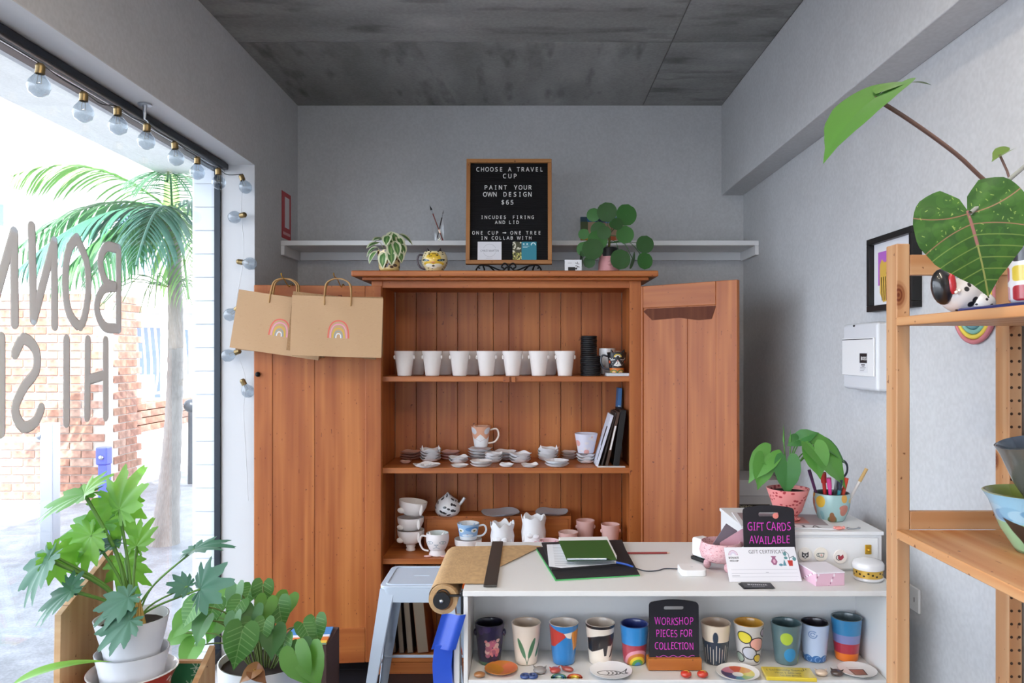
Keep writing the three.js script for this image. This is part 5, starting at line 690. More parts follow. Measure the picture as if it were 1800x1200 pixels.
// ---------------------------------------------------------------- display shelf: finished cups and small pieces
{
  const Y = KF + 0.0005, Zc = 2.365, mk = (n, l, px, draw, inner, o = {}) => catMug({ name: n, label: l, cat: 'cup', p: V((px - CX) / F * (o.Z ?? Zc), Y, -(o.Z ?? Zc)), r0: 0.034, r1: o.r ?? 0.0455, h: o.h ?? 0.122, map: facePaint(o.bg, draw), inner, uneven: 0.004, handle: o.handle ?? 0, hcol: o.hcol, turn: 0 });
  const lug = (t, c) => { for (const s of [-1, 1]) mesh('lug', ball(0.011, s * 0.044, 0.094, 0.006, 0.55, 1, 0.8, 10), glaze(c), t); };
  lug(mk('galaxy_cup', 'dark indigo cup with a pink galaxy swirl', 861, (x) => { for (let i = 0; i < 40; i++) { x.fillStyle = ['#3a2a5a', '#2a2450', '#1c1a34'][i % 3]; blob(x, rnd(256), rnd(100), rnd(8, 20)); } for (let i = 0; i < 40; i++) { x.fillStyle = ['#b0607a', '#c87a80', '#9a5a70', '#c8a09a'][i % 4]; blob(x, 140 + rnd(-22, 22), 68 + rnd(-24, 26), rnd(3, 9)); } x.fillStyle = '#3f6a50'; x.fillRect(0, 116, 256, 12); }, '#1c1a30', { bg: '#241f40' }), '#241f40');
  mk('leaf_cup', 'cream cup painted with two green leaves', 925, (x) => { x.fillStyle = '#4a7a58'; for (const [a, r] of [[118, -0.35], [142, 0.3], [172, 0.5]]) { x.save(); x.translate(a, 84); x.rotate(r); blob(x, 0, -14, 7, 34); x.restore(); } x.strokeStyle = '#3a5a44'; x.lineWidth = 2; path(x, [[124, 100], [132, 122]]); x.stroke(); path(x, [[138, 100], [130, 122]]); x.stroke(); }, '#d9c4ae', { bg: '#e3d3c2' });
  mk('colour_block_cup', 'blue cup with red and orange colour blocks', 991, (x) => { x.fillStyle = '#c03a30'; path(x, [[70, 0], [140, 26], [96, 66], [70, 72]], true); x.fill(); x.fillStyle = '#e08a24'; path(x, [[148, 20], [200, 10], [196, 70], [160, 80]], true); x.fill(); x.fillStyle = '#e8dccf'; path(x, [[126, 22], [152, 18], [148, 40], [136, 36]], true); x.fill(); }, '#e0d2c4', { bg: '#2f7fc0' });
  mk('ink_animal_cup', 'cream cup with a black ink animal and dark rim', 1055, (x) => { x.fillStyle = '#1c181c'; path(x, [[74, 44], [120, 30], [176, 26], [184, 46], [166, 66], [150, 64], [146, 96], [138, 96], [134, 70], [96, 84], [72, 80]], true); x.fill(); path(x, [[184, 40], [178, 80], [168, 100], [158, 104], [172, 70]], true); x.fill(); x.fillRect(0, 0, 256, 9); }, '#d8c8b8', { bg: '#e6dacb' });
  mk('rainbow_cup', 'blue cup with a rainbow arching round its base', 1115, (x) => { x.fillStyle = '#2f86c8'; x.fillRect(0, 0, 256, 60); [['#a83a4a', 58], ['#d890a0', 48], ['#c87a3a', 38], ['#e0c838', 29], ['#5aa04a', 20], ['#3a8ac0', 12]].forEach(([c, r]) => { for (const cx of [24, 136, 248]) { x.fillStyle = c; x.beginPath(); x.arc(cx, 128, r * 1.1, 0, 7); x.fill(); } }); }, '#2a3a80', { bg: '#a83a4a', r: 0.044, h: 0.118 });
  mk('charcoal_comb_cup', 'cream cup with dark combed stripes', 1258, (x) => { x.fillStyle = '#2c3848'; x.fillRect(0, 52, 256, 76); for (let i = 0; i < 26; i++) { x.fillStyle = '#d8cfc0'; x.fillRect(i * 10, 62 + (i % 3) * 6, 2, 50); } blob(x, 130, 30, 1); x.fillStyle = '#2c3848'; blob(x, 118, 38, 8, 20); blob(x, 180, 44, 10, 18); blob(x, 70, 56, 12, 10); }, '#d8bfa6', { bg: '#dfceb8' });
  mk('abstract_face_cup', 'multicoloured cup with black outlined abstract shapes', 1316, (x) => { const S = [['#e0d03c', 104, 36, 22], ['#e6a89c', 146, 58, 26], ['#b8bcc8', 120, 86, 24], ['#d8b83a', 150, 104, 16], ['#9aa89a', 84, 104, 18], ['#e6a89c', 186, 100, 16], ['#c8b8d0', 170, 24, 16]]; for (const [c, a, b, r] of S) { x.fillStyle = c; blob(x, a, b, r, r * 0.8, 0.4); x.strokeStyle = '#1c1c20'; x.lineWidth = 3; x.beginPath(); x.ellipse(a, b, r, r * 0.8, 0.4, 0, 7); x.stroke(); } }, '#d8a03c', { bg: '#c8c4c0' });
  mk('pebble_dot_cup', 'grey green cup with lime and blue dots', 1382, (x) => { for (const [c, a, b, r] of [['#a8c040', 116, 40, 20], ['#2f8ac0', 128, 92, 22], ['#8aa83c', 178, 110, 18], ['#3a5a5c', 180, 40, 16], ['#8aa83c', 40, 70, 16], ['#2f7aa0', 220, 60, 20]]) { x.fillStyle = c; blob(x, a, b, r * 0.9, r); } }, '#4a6468', { bg: '#5a7478', r: 0.047 });
  mk('wave_cup', 'pale blue cup with curling ocean waves', 1432, (x) => { x.fillStyle = '#2f68a8'; for (let i = 0; i < 9; i++) blob(x, i * 30, 118, 18, 16); x.strokeStyle = '#7fa8d8'; x.lineWidth = 3; for (let i = 0; i < 9; i++) { x.beginPath(); x.arc(i * 30 + 4, 116, 9, 0, 5); x.stroke(); } x.strokeStyle = '#6a86b8'; x.beginPath(); x.arc(108, 30, 12, 0, 5.5); x.stroke(); x.beginPath(); x.arc(108, 30, 6, 1, 6); x.stroke(); }, '#241c28', { bg: '#b8c8e2', Z: 2.385, r: 0.044, h: 0.116 });
  mk('sunset_stripe_cup', 'striped cup in blue, red and orange bands', 1488, (x) => { [['#2f7fb0', 0, 46], ['#7a80b0', 46, 26], ['#a8283c', 72, 30], ['#e8761c', 102, 26]].forEach(([c, y, h]) => { x.fillStyle = c; x.fillRect(0, y, 256, h); }); }, '#5a6a70', { bg: '#2f7fb0', Z: 2.39, r: 0.046, h: 0.13 });
  const cs = chalkSign('collection_sign', 'black chalk sign for workshop collections on a wooden base', V((1185 - CX) / F * 2.315, Y, -2.315), 0.15, 0.185, [['WORKSHOP', 0.40, 0.165, 0.72], ['PIECES FOR', 0.59, 0.16, 0.72], ['COLLECTION', 0.79, 0.155, 0.72]], -0.06, true, 0.9); cs.position.y += 0.0014;
  const onS = (px, py) => { const Z = Math.max(K0 + 0.02, (EYE - Y) * F / (py - CY)); return V((px - CX) / F * Z, Y, -Z); };
  const plate = (n, l, px, py, r, draw, bg, turn = 0) => { const o = tag(mesh(n, lathe([[0, 0], [r * 0.6, 0], [r, 0.011], [r * 0.97, 0.014], [r * 0.6, 0.004], [0, 0.004]], 40), glaze('#ffffff', { map: paint(128, 128, draw, bg) })), l, 'plate'); refit(o.geometry, -r, r, r, -r, 0, 2); o.position.copy(onS(px, py)); o.rotation.y = turn; return o; };
  plate('orange_plate', 'small amber and coral glazed plate', 881, 1180, 0.05, (x) => { x.fillStyle = '#d8744a'; blob(x, 90, 64, 34, 50); x.fillStyle = '#c4832a'; blob(x, 40, 60, 34, 40); }, '#cf8038');
  plate('fish_plate', 'white plate with a black ink fish', 1074, 1184, 0.064, (x) => { x.strokeStyle = '#1c1c20'; x.lineWidth = 3; x.beginPath(); x.ellipse(58, 66, 34, 16, 0, 0, 7); x.stroke(); path(x, [[90, 66], [112, 50], [106, 66], [112, 82], [90, 66]]); x.stroke(); for (const a of [46, 58, 70]) { x.beginPath(); x.arc(a, 66, 12, -1, 1); x.stroke(); } }, '#eeeef0');
  plate('colour_wheel_plate', 'white plate painted with a colour wheel', 1297, 1187, 0.064, (x) => { ['#c8502c', '#d8963a', '#d8c83a', '#8ab04a', '#3f8fb0', '#3a4a90', '#4a2f60', '#c87a90'].forEach((c, i) => { x.fillStyle = c; x.beginPath(); x.moveTo(64, 64); x.arc(64, 64, 48, i * 0.785 - 1.9, (i + 1) * 0.785 - 1.9); x.fill(); }); x.fillStyle = '#efedea'; blob(x, 64, 64, 16); }, '#efedea');
  plate('teacup_drawing_plate', 'white plate with a brown drinking glass drawing', 1507, 1183, 0.056, (x) => { x.fillStyle = '#a8705c'; path(x, [[44, 44], [92, 44], [88, 88], [48, 88]], true); x.fill(); x.strokeStyle = '#3a2420'; x.lineWidth = 3; path(x, [[44, 44], [92, 44], [88, 88], [48, 88], [44, 44]]); x.stroke(); x.font = '9px sans-serif'; x.fillStyle = '#3a2420'; x.fillText('~~~~~~~~', 40, 34); x.fillText('~~~~~~~~', 44, 104); }, '#ece8e4');
  const ytx = paint(256, 128, (x) => { hand(x, 'I Solemnly Swear', 118, 50, 26, '#3a3010', ''); hand(x, 'That I am up', 120, 82, 24, '#3a3010', ''); hand(x, 'to no good', 130, 112, 22, '#3a3010', ''); for (let i = 0; i < 5; i++) blob(x, 214 + (i % 2) * 12, 18 + i * 4, 3); }, '#e3c93c');
  const yt = tag(mesh('yellow_tile', refit(bx(-0.072, 0.072, 0, 0.012, -0.038, 0.038, 0.003), -0.072, 0.072, 0.038, -0.038, 0, 2), glaze('#ffffff', { map: ytx })), 'yellow rectangular tile with dark hand lettering', 'tile'); yt.position.copy(onS(1386, 1188)); yt.rotation.y = -0.08;
  const bit = (n, l, c, px, py, gs, m) => { const o = tag(mesh(n, gs, m ?? glaze(c)), l, 'trinket'); o.position.copy(onS(px, py)); return o; };
  bit('walnut_trinket', 'little brown clay nut with a cream rim', '#a06a3c', 843, 1193, [ball(0.017, 0, 0.009, 0, 1, 0.5, 0.8)]);
  const ringp = (x) => new THREE.TorusGeometry(0.011, 0.005, 8, 18).rotateX(-Math.PI / 2).translate(x, 0.005, 0);
  bit('blue_ring_trinket', 'pair of joined dark blue clay rings', '#22407c', 930, 1193, [ringp(-0.011), ringp(0.011), ball(0.006, -0.011, 0.004, 0, 1, 0.5, 1), ball(0.006, 0.011, 0.004, 0, 1, 0.5, 1)]);
  const head = (r, ry) => [ball(r, 0, r * 0.5, 0, 1, 0.5, 0.9), ...[-1, 1].map((s) => bend(new THREE.ConeGeometry(r * 0.4, r * 0.9, 4), () => {}).rotateZ(-s * 0.7).translate(s * r * 0.75, r * 0.75, -r * 0.3))].map((g) => g.rotateY(ry));
  bit('grey_mouse_trinket', 'grey clay mouse head trinket', '#8f8a88', 949, 1183, head(0.02, 0)); bit('red_cat_trinket', 'red clay cat head trinket beside the mouse', '#b0443c', 976, 1182, head(0.017, 0.3)); bit('red_bird_trinket', 'speckled red clay bird trinket', '#9a4438', 998, 1180, [ball(0.016, 0, 0.008, 0, 1.2, 0.5, 0.6).rotateY(-0.5), new THREE.ConeGeometry(0.007, 0.018, 4).rotateZ(0.8).translate(-0.016, 0.013, -0.004)]);
  for (const [px, l, cs2] of [[982, 'green and blue clay rainbow trinket', ['#4a8a5a', '#3a7aa8', '#9ab8a0']], [1010, 'red and yellow clay rainbow trinket', ['#c0402c', '#e08a2c', '#e8c83a']]]) { const t = thing('rainbow_trinket', l, 'trinket', onS(px, 1196)); cs2.forEach((c, i) => mesh('arc', new THREE.TorusGeometry(0.02 - i * 0.006, 0.0032, 6, 18, Math.PI).rotateX(-Math.PI / 2).translate(0, 0.0034, 0.008), glaze(c), t)); }
  for (const [px, l] of [[1206, 'shiny red clay tomato beside the sign base'], [1235, 'shiny red clay tomato next to the colour wheel plate']]) { const t = thing('tomato_trinket', l, 'trinket', onS(px, 1192)); mesh('fruit', ball(0.0165, 0, 0.0105, 0, 1, 0.64, 0.9), glaze('#c0341f'), t); mesh('seeds', [ball(0.004, 0, 0.0205, 0, 2, 0.3, 0.8), ball(0.003, 0.006, 0.0195, 0.006, 1, 0.4, 1)], glaze('#d8a83a'), t); }
  bit('white_cat_trinket', 'white and orange clay cat head trinket', '#d8c0a8', 1444, 1187, head(0.018, 0)); bit('brown_cat_trinket', 'dark brown clay cat trinket', '#4a3a34', 1471, 1187, head(0.018, -0.4));
}

// ---------------------------------------------------------------- pine shelving unit by the right wall
{
  const X0 = 0.893, X1 = 1.2, ZN = 1.872, ZR = 1.928, TOP = 1.815;
  const u = thing('pine_shelving', 'open pine shelving unit with peg holed posts against the right wall', 'shelving', V(0, 0, 0));
  const holeM = std('#3a2414', 0.9), peg = new THREE.CylinderGeometry(0.0035, 0.0035, 0.001, 10).rotateX(Math.PI / 2);
  for (const [zn, zr, face] of [[ZN, ZR, 1], [0.98, 1.024, 0]]) for (const [a, b, k] of [[X0, X0 + 0.033, 0], [X1 - 0.033, X1, 1]]) {
    const p = mesh('post', zb(a, b, 0, TOP, zn, zr, 0.003, 1), M.pine, u);
    if (k && face) for (let i = 0; i < 52; i++) for (const dx of [0.006, 0.025]) mesh('peg_hole', peg, holeM, p, V(a + dx, 0.12 + i * 0.032, -zn + 0.0003));
  }
  for (const [zn, zr] of [[ZN, ZN + 0.018], [1.006, 1.024]]) for (const [y0, y1] of [[1.738, 1.788], [1.118, 1.162], [0.45, 0.49]]) mesh('cross_rail', zb(X0 + 0.0335, X1 - 0.0335, y0, y1, zn, zr, 0.002, 0), M.pine, u);
  for (const y of [1.636, 1.118, 0.42]) mesh('shelf_board', zb(X0 - 0.002, X1, y - 0.022, y, 1.0245, ZN - 0.0005, 0.003, 2), M.pineEdge, u);
  const T1 = 1.6365, T2 = 1.1185, T3 = 0.4205;
  // caladium in a mosaic pot
  const ms = paint(256, 256, (x) => { for (let r = 0; r < 5; r++) for (let c = 0; c < 9; c++) { x.fillStyle = ['#1c1c28', '#a82430', '#7a8a34', '#2c5a6a', '#d8c040', '#c87a8a', '#22305a'][(r * 4 + c * 3) % 7]; x.beginPath(); x.roundRect(c * 28.4 + 3, r * 51 + 5, 22, 40, 8); x.fill(); } }, '#dfe2e8');
  const tr = tag(mesh('navy_tray', zb(0.955, 1.19, T1, T1 + 0.012, 1.36, 1.72, 0.004), glaze('#1c2a68')), 'navy glazed tray under the mosaic pot', 'tray');
  const t = thing('potted_plant', 'caladium with broad speckled leaves in a mosaic painted pot', 'plant', V(1.063, T1 + 0.0125, -1.56));
  t.userData.pm = glaze('#ffffff', { map: ms }); potted(t, lathe([[0, 0], [0.07, 0], [0.078, 0.01], [0.084, 0.2], [0.078, 0.2], [0.07, 0.012], [0, 0.012]]), 0.078, 0.18);
  const veins = paint(256, 256, (x) => {
    for (let i = 0; i < 240; i++) { x.fillStyle = i % 3 ? 'rgba(70,120,40,0.5)' : 'rgba(46,92,34,0.5)'; blob(x, rnd(256), rnd(256), rnd(5, 18)); }
    x.strokeStyle = '#b0707a'; x.lineWidth = 7; path(x, [[128, 200], [128, 120]]); x.stroke(); x.lineWidth = 4; x.strokeStyle = '#a8a868'; path(x, [[128, 120], [128, 4]]); x.stroke();
    x.lineWidth = 2.4; for (const s of [-1, 1]) for (let i = 0; i < 7; i++) { x.strokeStyle = i < 2 ? '#b07a70' : '#88a058'; x.beginPath(); x.moveTo(128, 196 - i * 26); x.quadraticCurveTo(128 + s * 60, 190 - i * 28, 128 + s * 122, 150 - i * 24 + (i === 0 ? 70 : 0)); x.stroke(); }
    for (let i = 0; i < 60; i++) { x.fillStyle = '#b4c878'; x.save(); x.translate(20 + rnd(216), 130 + rnd(126)); x.rotate(rnd(3)); x.fillRect(0, 0, rnd(2, 8), 1.6); x.restore(); }
  }, '#35661f'), cm = leafM('#d8e0c8', veins, 0.12), pm = std('#6a5048', 0.6);
  const O = t.position, rel = (px, py, Z) => at(px, py, Z).sub(O);
  const big = rel(1706, 345, 1.42); aim(mesh('leaf', leafGeo(0.2, 0.2, PR.heart, { droop: 0.35, fold: 0.06, wave: 0.008 }), cm, t, rel(1703, 378, 1.42)), V(0.25, -1, 0.12), V(-0.25, 0.1, 1));
  mesh('petiole', tube([[-0.01, 0.18, 0], [-0.02, 0.26, 0.03], [-0.06, 0.29, 0.08], rel(1706, 374, 1.415)], 0.0045, 16, 6), std('#8a8f8c', 0.5), t);
  const far = rel(1537, 172, 1.5); aim(mesh('leaf', leafGeo(0.215, 0.15, PR.heart, { droop: 0.45, fold: 0.1 }), leafM('#447a26', null, 0.3), t, far), V(-0.8, -0.6, 0.2), V(-0.55, 0.75, 0.36));
  mesh('leaf_lobe', aimed(leafGeo(0.125, 0.075, PR.lance, { droop: 0.75, fold: 0.1, n: 12, m: 4 }), far.clone().add(V(0.0, 0.006, 0.005)), V(0.85, 0.55, 0), V(-0.55, 0.7, 0.35)), leafM('#4a7c28', null, 0.3), t);
  mesh('petiole', tube([far, rel(1600, 212, 1.51), rel(1680, 270, 1.53), rel(1755, 335, 1.55), [0, 0.18, 0.01]], 0.0042, 20, 6), pm, t);
  const sm = rel(1757, 272, 1.58); aim(mesh('leaf', leafGeo(0.055, 0.04, PR.heart, { droop: 0.3, fold: 0.4, n: 10, m: 4, notch: 0.15 }).translate(0, 0, -0.02), leafM('#6a8a3c', null, 0.3), t, sm), V(-0.8, -0.35, 0.2), V(-0.2, 1, 0.4)); mesh('petiole', tube([sm, rel(1770, 300, 1.58), rel(1790, 350, 1.57), [0.01, 0.18, 0]], 0.0025, 10, 5), pm, t);
  // spotted dog ornament
  const dm = paint(256, 128, (x) => { for (let i = 0; i < 26; i++) { x.fillStyle = '#16161a'; blob(x, (i * 67) % 256, (i * 41) % 128, rnd(4, 9), rnd(4, 8)); } }, '#e2e2e4');
  const d = thing('dalmatian_ornament', 'glazed spotted dog ornament with an open red mouth', 'ornament', V(0.945, T1, -1.73)); mesh('body', [ball(0.042, 0.025, 0.042, 0, 1.15, 0.95, 0.8, 24)], glaze('#ffffff', { map: dm }), d); mesh('haunch', ball(0.024, 0.065, 0.024, 0.018, 1.1, 0.95, 0.8, 16), glaze('#ffffff', { map: dm }), d); mesh('muzzle', ball(0.03, -0.016, 0.062, 0.012, 0.8, 1.35, 0.7, 18).rotateZ(0.12), glaze('#141418'), d); mesh('mouth', ball(0.016, -0.004, 0.066, 0.03, 0.55, 1.5, 0.4, 14).rotateZ(0.1), glaze('#b82430'), d); mesh('teeth', [ball(0.004, -0.005, 0.046, 0.036), ball(0.004, 0.002, 0.05, 0.036)], glaze('#eeeae0'), d);
  // bowls and price strip
  const rk = paint(256, 128, (x) => { x.fillStyle = '#8fb890'; x.fillRect(0, 60, 256, 68); for (let i = 0; i < 30; i++) { x.fillStyle = ['#7fb0cc', '#9cc4d8', '#6a9cc0'][i % 3]; blob(x, i * 9, rnd(30, 66), rnd(8, 16)); } x.fillStyle = '#2c2420'; path(x, [[70, 50], [92, 62], [120, 128], [96, 128]], true); x.fill(); }, '#8cbcd4');
  const bw = (n, l, p, r, h, mp, inn) => { const q = thing(n, l, 'bowl', p); mesh('body', wob(lathe([[0, 0], [r * 0.4, 0], [r * 0.45, 0.008], [r * 0.72, h * 0.4], [r * 0.92, h * 0.85], [r * 1.04, h]]), 0.012), mp, q); mesh('inside', wob(lathe([[r * 1.04, h], [r, h + 0.002], [r * 0.87, h * 0.85], [r * 0.66, h * 0.4], [0, 0.012]]), 0.012), inn, q); return q; };
  bw('drip_glazed_bowl', 'blue and green drip glazed bowl on the middle pine shelf', V(1.095, T2, -1.66), 0.1, 0.128, glaze('#ffffff', { map: rk }), glaze('#8a9a48'));
  const up = bw('flared_cup', 'dark lined flared cup nested in the drip glazed bowl', V(1.12, T2 + 0.1, -1.67), 0.07, 0.14, glaze('#5a5a54'), glaze('#4a5a6a')); up.rotation.z = 0.2;
  bw('yellow_bowl', 'yellow wavy rimmed bowl on the lowest pine shelf', V(1.05, T3, -1.5), 0.085, 0.385, glaze('#c8b41c'), glaze('#d8c42c'));
  const ps = paint(128, 24, (x) => { x.font = 'bold 20px sans-serif'; x.fillStyle = '#e8e8ea'; x.fillText('5525', 4, 19); x.fillText('5525', 68, 19); }, '#121216'); const st = thing('price_strip', 'black numbered tape measure strip on the middle pine shelf', 'strip', V(1.0, T2, -1.44)); st.rotation.y = -0.5; mesh('strip', refit(bx(0, 0.12, 0, 0.005, -0.011, 0.011, 0.001), 0, 0.12, 0.011, -0.011, 0, 2), std('#ffffff', 0.5, { map: ps }), st);
}
// ---------------------------------------------------------------- on the right wall
{
  const f = thing('framed_picture', 'black framed tiger cub picture hung on the white wall', 'picture', V(XR - 0.0005, 1.69, -2.53)), w = 0.16, h = 0.252;
  const pic = paint(256, 200, (x) => { x.fillStyle = '#b86ac8'; x.fillRect(40, 40, 60, 90); x.fillStyle = '#d8b050'; path(x, [[50, 74], [62, 60], [76, 70], [120, 66], [150, 90], [150, 170], [70, 176], [50, 150]], true); x.fill(); x.strokeStyle = '#1c1814'; x.lineWidth = 4; for (const a of [60, 72, 84, 96]) { path(x, [[a, 110], [a + 4, 170]]); x.stroke(); } path(x, [[100, 84], [90, 100], [104, 118], [120, 124]]); x.stroke(); x.fillStyle = '#e8e4da'; blob(x, 118, 108, 16, 20); x.fillStyle = '#222'; blob(x, 112, 100, 4); blob(x, 128, 100, 4); }, '#e6e6ea');
  mesh('backing', bx(-0.012, 0, 0.005, h - 0.005, -w + 0.005, w - 0.005, 0), M.black, f); mesh('print', refit(bx(-0.0135, -0.0122, 0.018, h - 0.018, -w + 0.018, w - 0.018, 0), -w, w, 0, h, 2, 1), std('#ffffff', 0.3, { map: pic }), f);
  mesh('frame_bar', bx(-0.032, 0, 0, 0.02, -w, w, 0.001), M.black, f); mesh('frame_bar', bx(-0.032, 0, h - 0.02, h, -w, w, 0.001), M.black, f); mesh('frame_bar', bx(-0.032, 0, 0.0205, h - 0.0205, -w, -w + 0.02, 0.001), M.black, f); mesh('frame_bar', bx(-0.032, 0, 0.0205, h - 0.0205, w - 0.02, w, 0.001), M.black, f);
  const b = thing('meter_box', 'white wall mounted electrical meter box with a small label', 'meter box', V(XR - 0.0005, 1.418, -2.69)); const wm = std('#d4d7dc', 0.4);
  mesh('back_plate', bx(-0.012, 0, 0.01, 0.225, -0.17, 0.145, 0.003), wm, b); mesh('housing', bx(-0.058, -0.0121, 0, 0.234, -0.14, 0.14, 0.012), wm, b); mesh('cover', bx(-0.064, -0.0585, 0.05, 0.182, -0.132, 0.128, 0.002), M.white, b); mesh('seam', bx(-0.0645, -0.0638, 0.176, 0.1785, -0.13, 0.12, 0), M.dark, b);
  const lb = paint(128, 160, (x) => { x.fillStyle = '#1c1c22'; x.fillRect(4, 8, 120, 76); x.fillStyle = '#f0f0f0'; x.font = 'bold 40px sans-serif'; x.fillText('BOSS', 22, 62); x.fillStyle = '#55555c'; x.fillRect(30, 94, 62, 9); x.fillRect(40, 107, 44, 4); for (let i = 0; i < 3; i++) x.fillRect(14, 118 + i * 12, 90 - i * 14, 3); }, '#dfe0e4'); mesh('label', refit(bx(-0.0652, -0.0642, 0.062, 0.132, 0.02, 0.082, 0), 0.02, 0.082, 0.062, 0.132, 2, 1), std('#ffffff', 0.5, { map: lb }), b);
  mesh('screw', ball(0.004, -0.0585, 0.226, -0.04), M.dark, b);
  const rb = (label, y, z, R, cs, flip) => { const g = thing('ceramic_rainbow', label, 'wall hanging', V(XR - 0.008, y, -z)); cs.forEach((c, i) => mesh('band', [new THREE.TorusGeometry(R - i * 0.0135, 0.0068, 8, 28, Math.PI).rotateZ(flip ? Math.PI : 0).rotateY(-Math.PI / 2), ...[-1, 1].map((s) => new THREE.CylinderGeometry(0.0068, 0.0068, 0.05, 8).translate(0, flip ? 0.025 : -0.025, s * (R - i * 0.0135)))], std(c, 0.5), g)); };
  rb('ceramic rainbow hung upside down with pink, yellow and teal bands', 1.672, 2.08, 0.094, ['#c87a80', '#e0c850', '#7fb0a4', '#5f8a90'], true); rb('small black ceramic arch inside the upside down rainbow', 1.672, 2.08, 0.037, ['#17171b', '#17171b'], true); rb('small pastel ceramic rainbow beside the black arch', 1.76, 2.17, 0.046, ['#e0c850', '#7fb0b0', '#6a90a4'], true);
  const ol = thing('power_outlet', 'white power outlet plate low on the right wall', 'outlet', V(XR - 0.0005, 0.74, -2.43)); mesh('plate', bx(-0.009, 0, 0, 0.075, -0.055, 0.055, 0.003), M.white, ol); mesh('socket_slot', [bx(-0.0096, -0.0089, 0.03, 0.044, -0.03, -0.027, 0), bx(-0.0096, -0.0089, 0.03, 0.044, 0.027, 0.03, 0)], M.dark, ol);
  const ct = thing('storage_carton', 'white carton with black and yellow labels behind the open door', 'carton', V(1.075, 0, -3.78)); mesh('carton', bx(-0.12, 0.12, 0, 0.93, -0.14, 0.14, 0.003), std('#b8b6b8', 0.7), ct); mesh('lid', bx(-0.124, 0.124, 0.87, 0.945, -0.144, 0.144, 0.003), std('#c4c2c4', 0.7), ct);
  const ltx = paint(128, 64, (x) => { x.fillStyle = '#1c1a18'; x.fillRect(0, 0, 128, 30); x.fillStyle = '#c0a83a'; x.fillRect(0, 30, 128, 34); x.fillStyle = '#c8c4a8'; x.font = 'bold 14px sans-serif'; x.fillText('ENERGY', 8, 14); x.fillText('RATING', 8, 28); }, '#1c1a18'); mesh('label', refit(bx(-0.1, 0.06, 0.74, 0.83, 0.14, 0.1408, 0), -0.1, 0.06, 0.74, 0.83), std('#ffffff', 0.6, { map: ltx }), ct);
}
// ---------------------------------------------------------------- string of globe bulbs round the window
{
  const s = thing('string_lights', 'string of unlit clear globe bulbs hung round the shop window', 'string lights', V(0, 0, 0)), cp = std('#8f7a54', 0.35, { metalness: 0.8 }), wire = std('#d4d6d8', 0.5), dw = std('#3a3d42', 0.5);
  const globe = lathe([[0.0125, 0], [0.016, -0.006], [0.027, -0.02], [0.0305, -0.036], [0.025, -0.054], [0.01, -0.064], [0, -0.066]], 24), cap = lathe([[0, 0.03], [0.008, 0.03], [0.0125, 0.024], [0.0132, 0.02], [0.0122, 0.016], [0.0132, 0.012], [0.0122, 0.008], [0.0132, 0.004], [0.0125, 0]], 18);
  const fil = tube([[-0.004, 0, 0], [-0.006, -0.03, 0], [0, -0.024, 0], [0.006, -0.03, 0], [0.004, 0, 0]], 0.0007, 14, 4);
  const hang = (p, rz = 0, rx = 0) => { const b = mesh('bulb', globe, M.bulb, s, p); b.rotation.set(rx, 0, rz); mesh('screw_cap', cap, cp, b); mesh('filament', fil, cp, b); };
  const xs = [70, 147, 207, 258, 308, 347, 384, 427], ys = [130, 178, 203, 231, 262, 288, 307, 317], pts = [];
  xs.forEach((px, i) => { const X = -1.385 + (i === 7 ? 0.025 : 0), Z = X * F / (px - CX), p = V(X, EYE + (CY - ys[i]) / F * Z, -Z); hang(p, i === 7 ? 0.35 : rnd(-0.1, 0.1)); pts.push(p.clone().add(V(0, 0.03, 0))); if (i < 7) pts.push(p.clone().add(V(0, 0.022, -0.09))); });
  mesh('cord', tube([V(-1.385, 2.36, -1.2), ...pts], 0.002, 80, 5), dw, s);
  const dn = [[423, 379, -1.2, 1.2], [427, 461, 1.4, 0], [414, 545, -0.9, 0.2], [413, 620, -1.2, 0], [430, 676, 0.4, 0.2]], d2 = [pts[pts.length - 1]];
  dn.forEach(([px, py, rz, rx]) => { const p = at(px, py, 3.625); hang(p, rz, rx); d2.push(p.clone().add(V(0.004, 0.03, 0.002))); });
  mesh('cord', tube([...d2, at(428, 720, 3.64), at(432, 790, 3.65), at(436, 880, 3.65)], 0.0014, 60, 5), wire, s);
  const q = V(-1.39, HEAD - 0.0045, -2.77), hk = thing('ceiling_hook', 'small chrome hook fixed to the window head holding the bulb cord', 'hook', q); mesh('rose', cyl(0.024, 0.024, 0.006, 20).translate(0, -0.006, 0), M.steel, hk); mesh('stem', cyl(0.0035, 0.008, 0.05, 12).translate(0, -0.056, 0), M.steel, hk); mesh('loop', tube([[0, -0.055, 0], [0.012, -0.065, 0], [0.01, -0.08, 0], [-0.004, -0.084, 0]], 0.002, 10, 5), M.steel, hk);
}
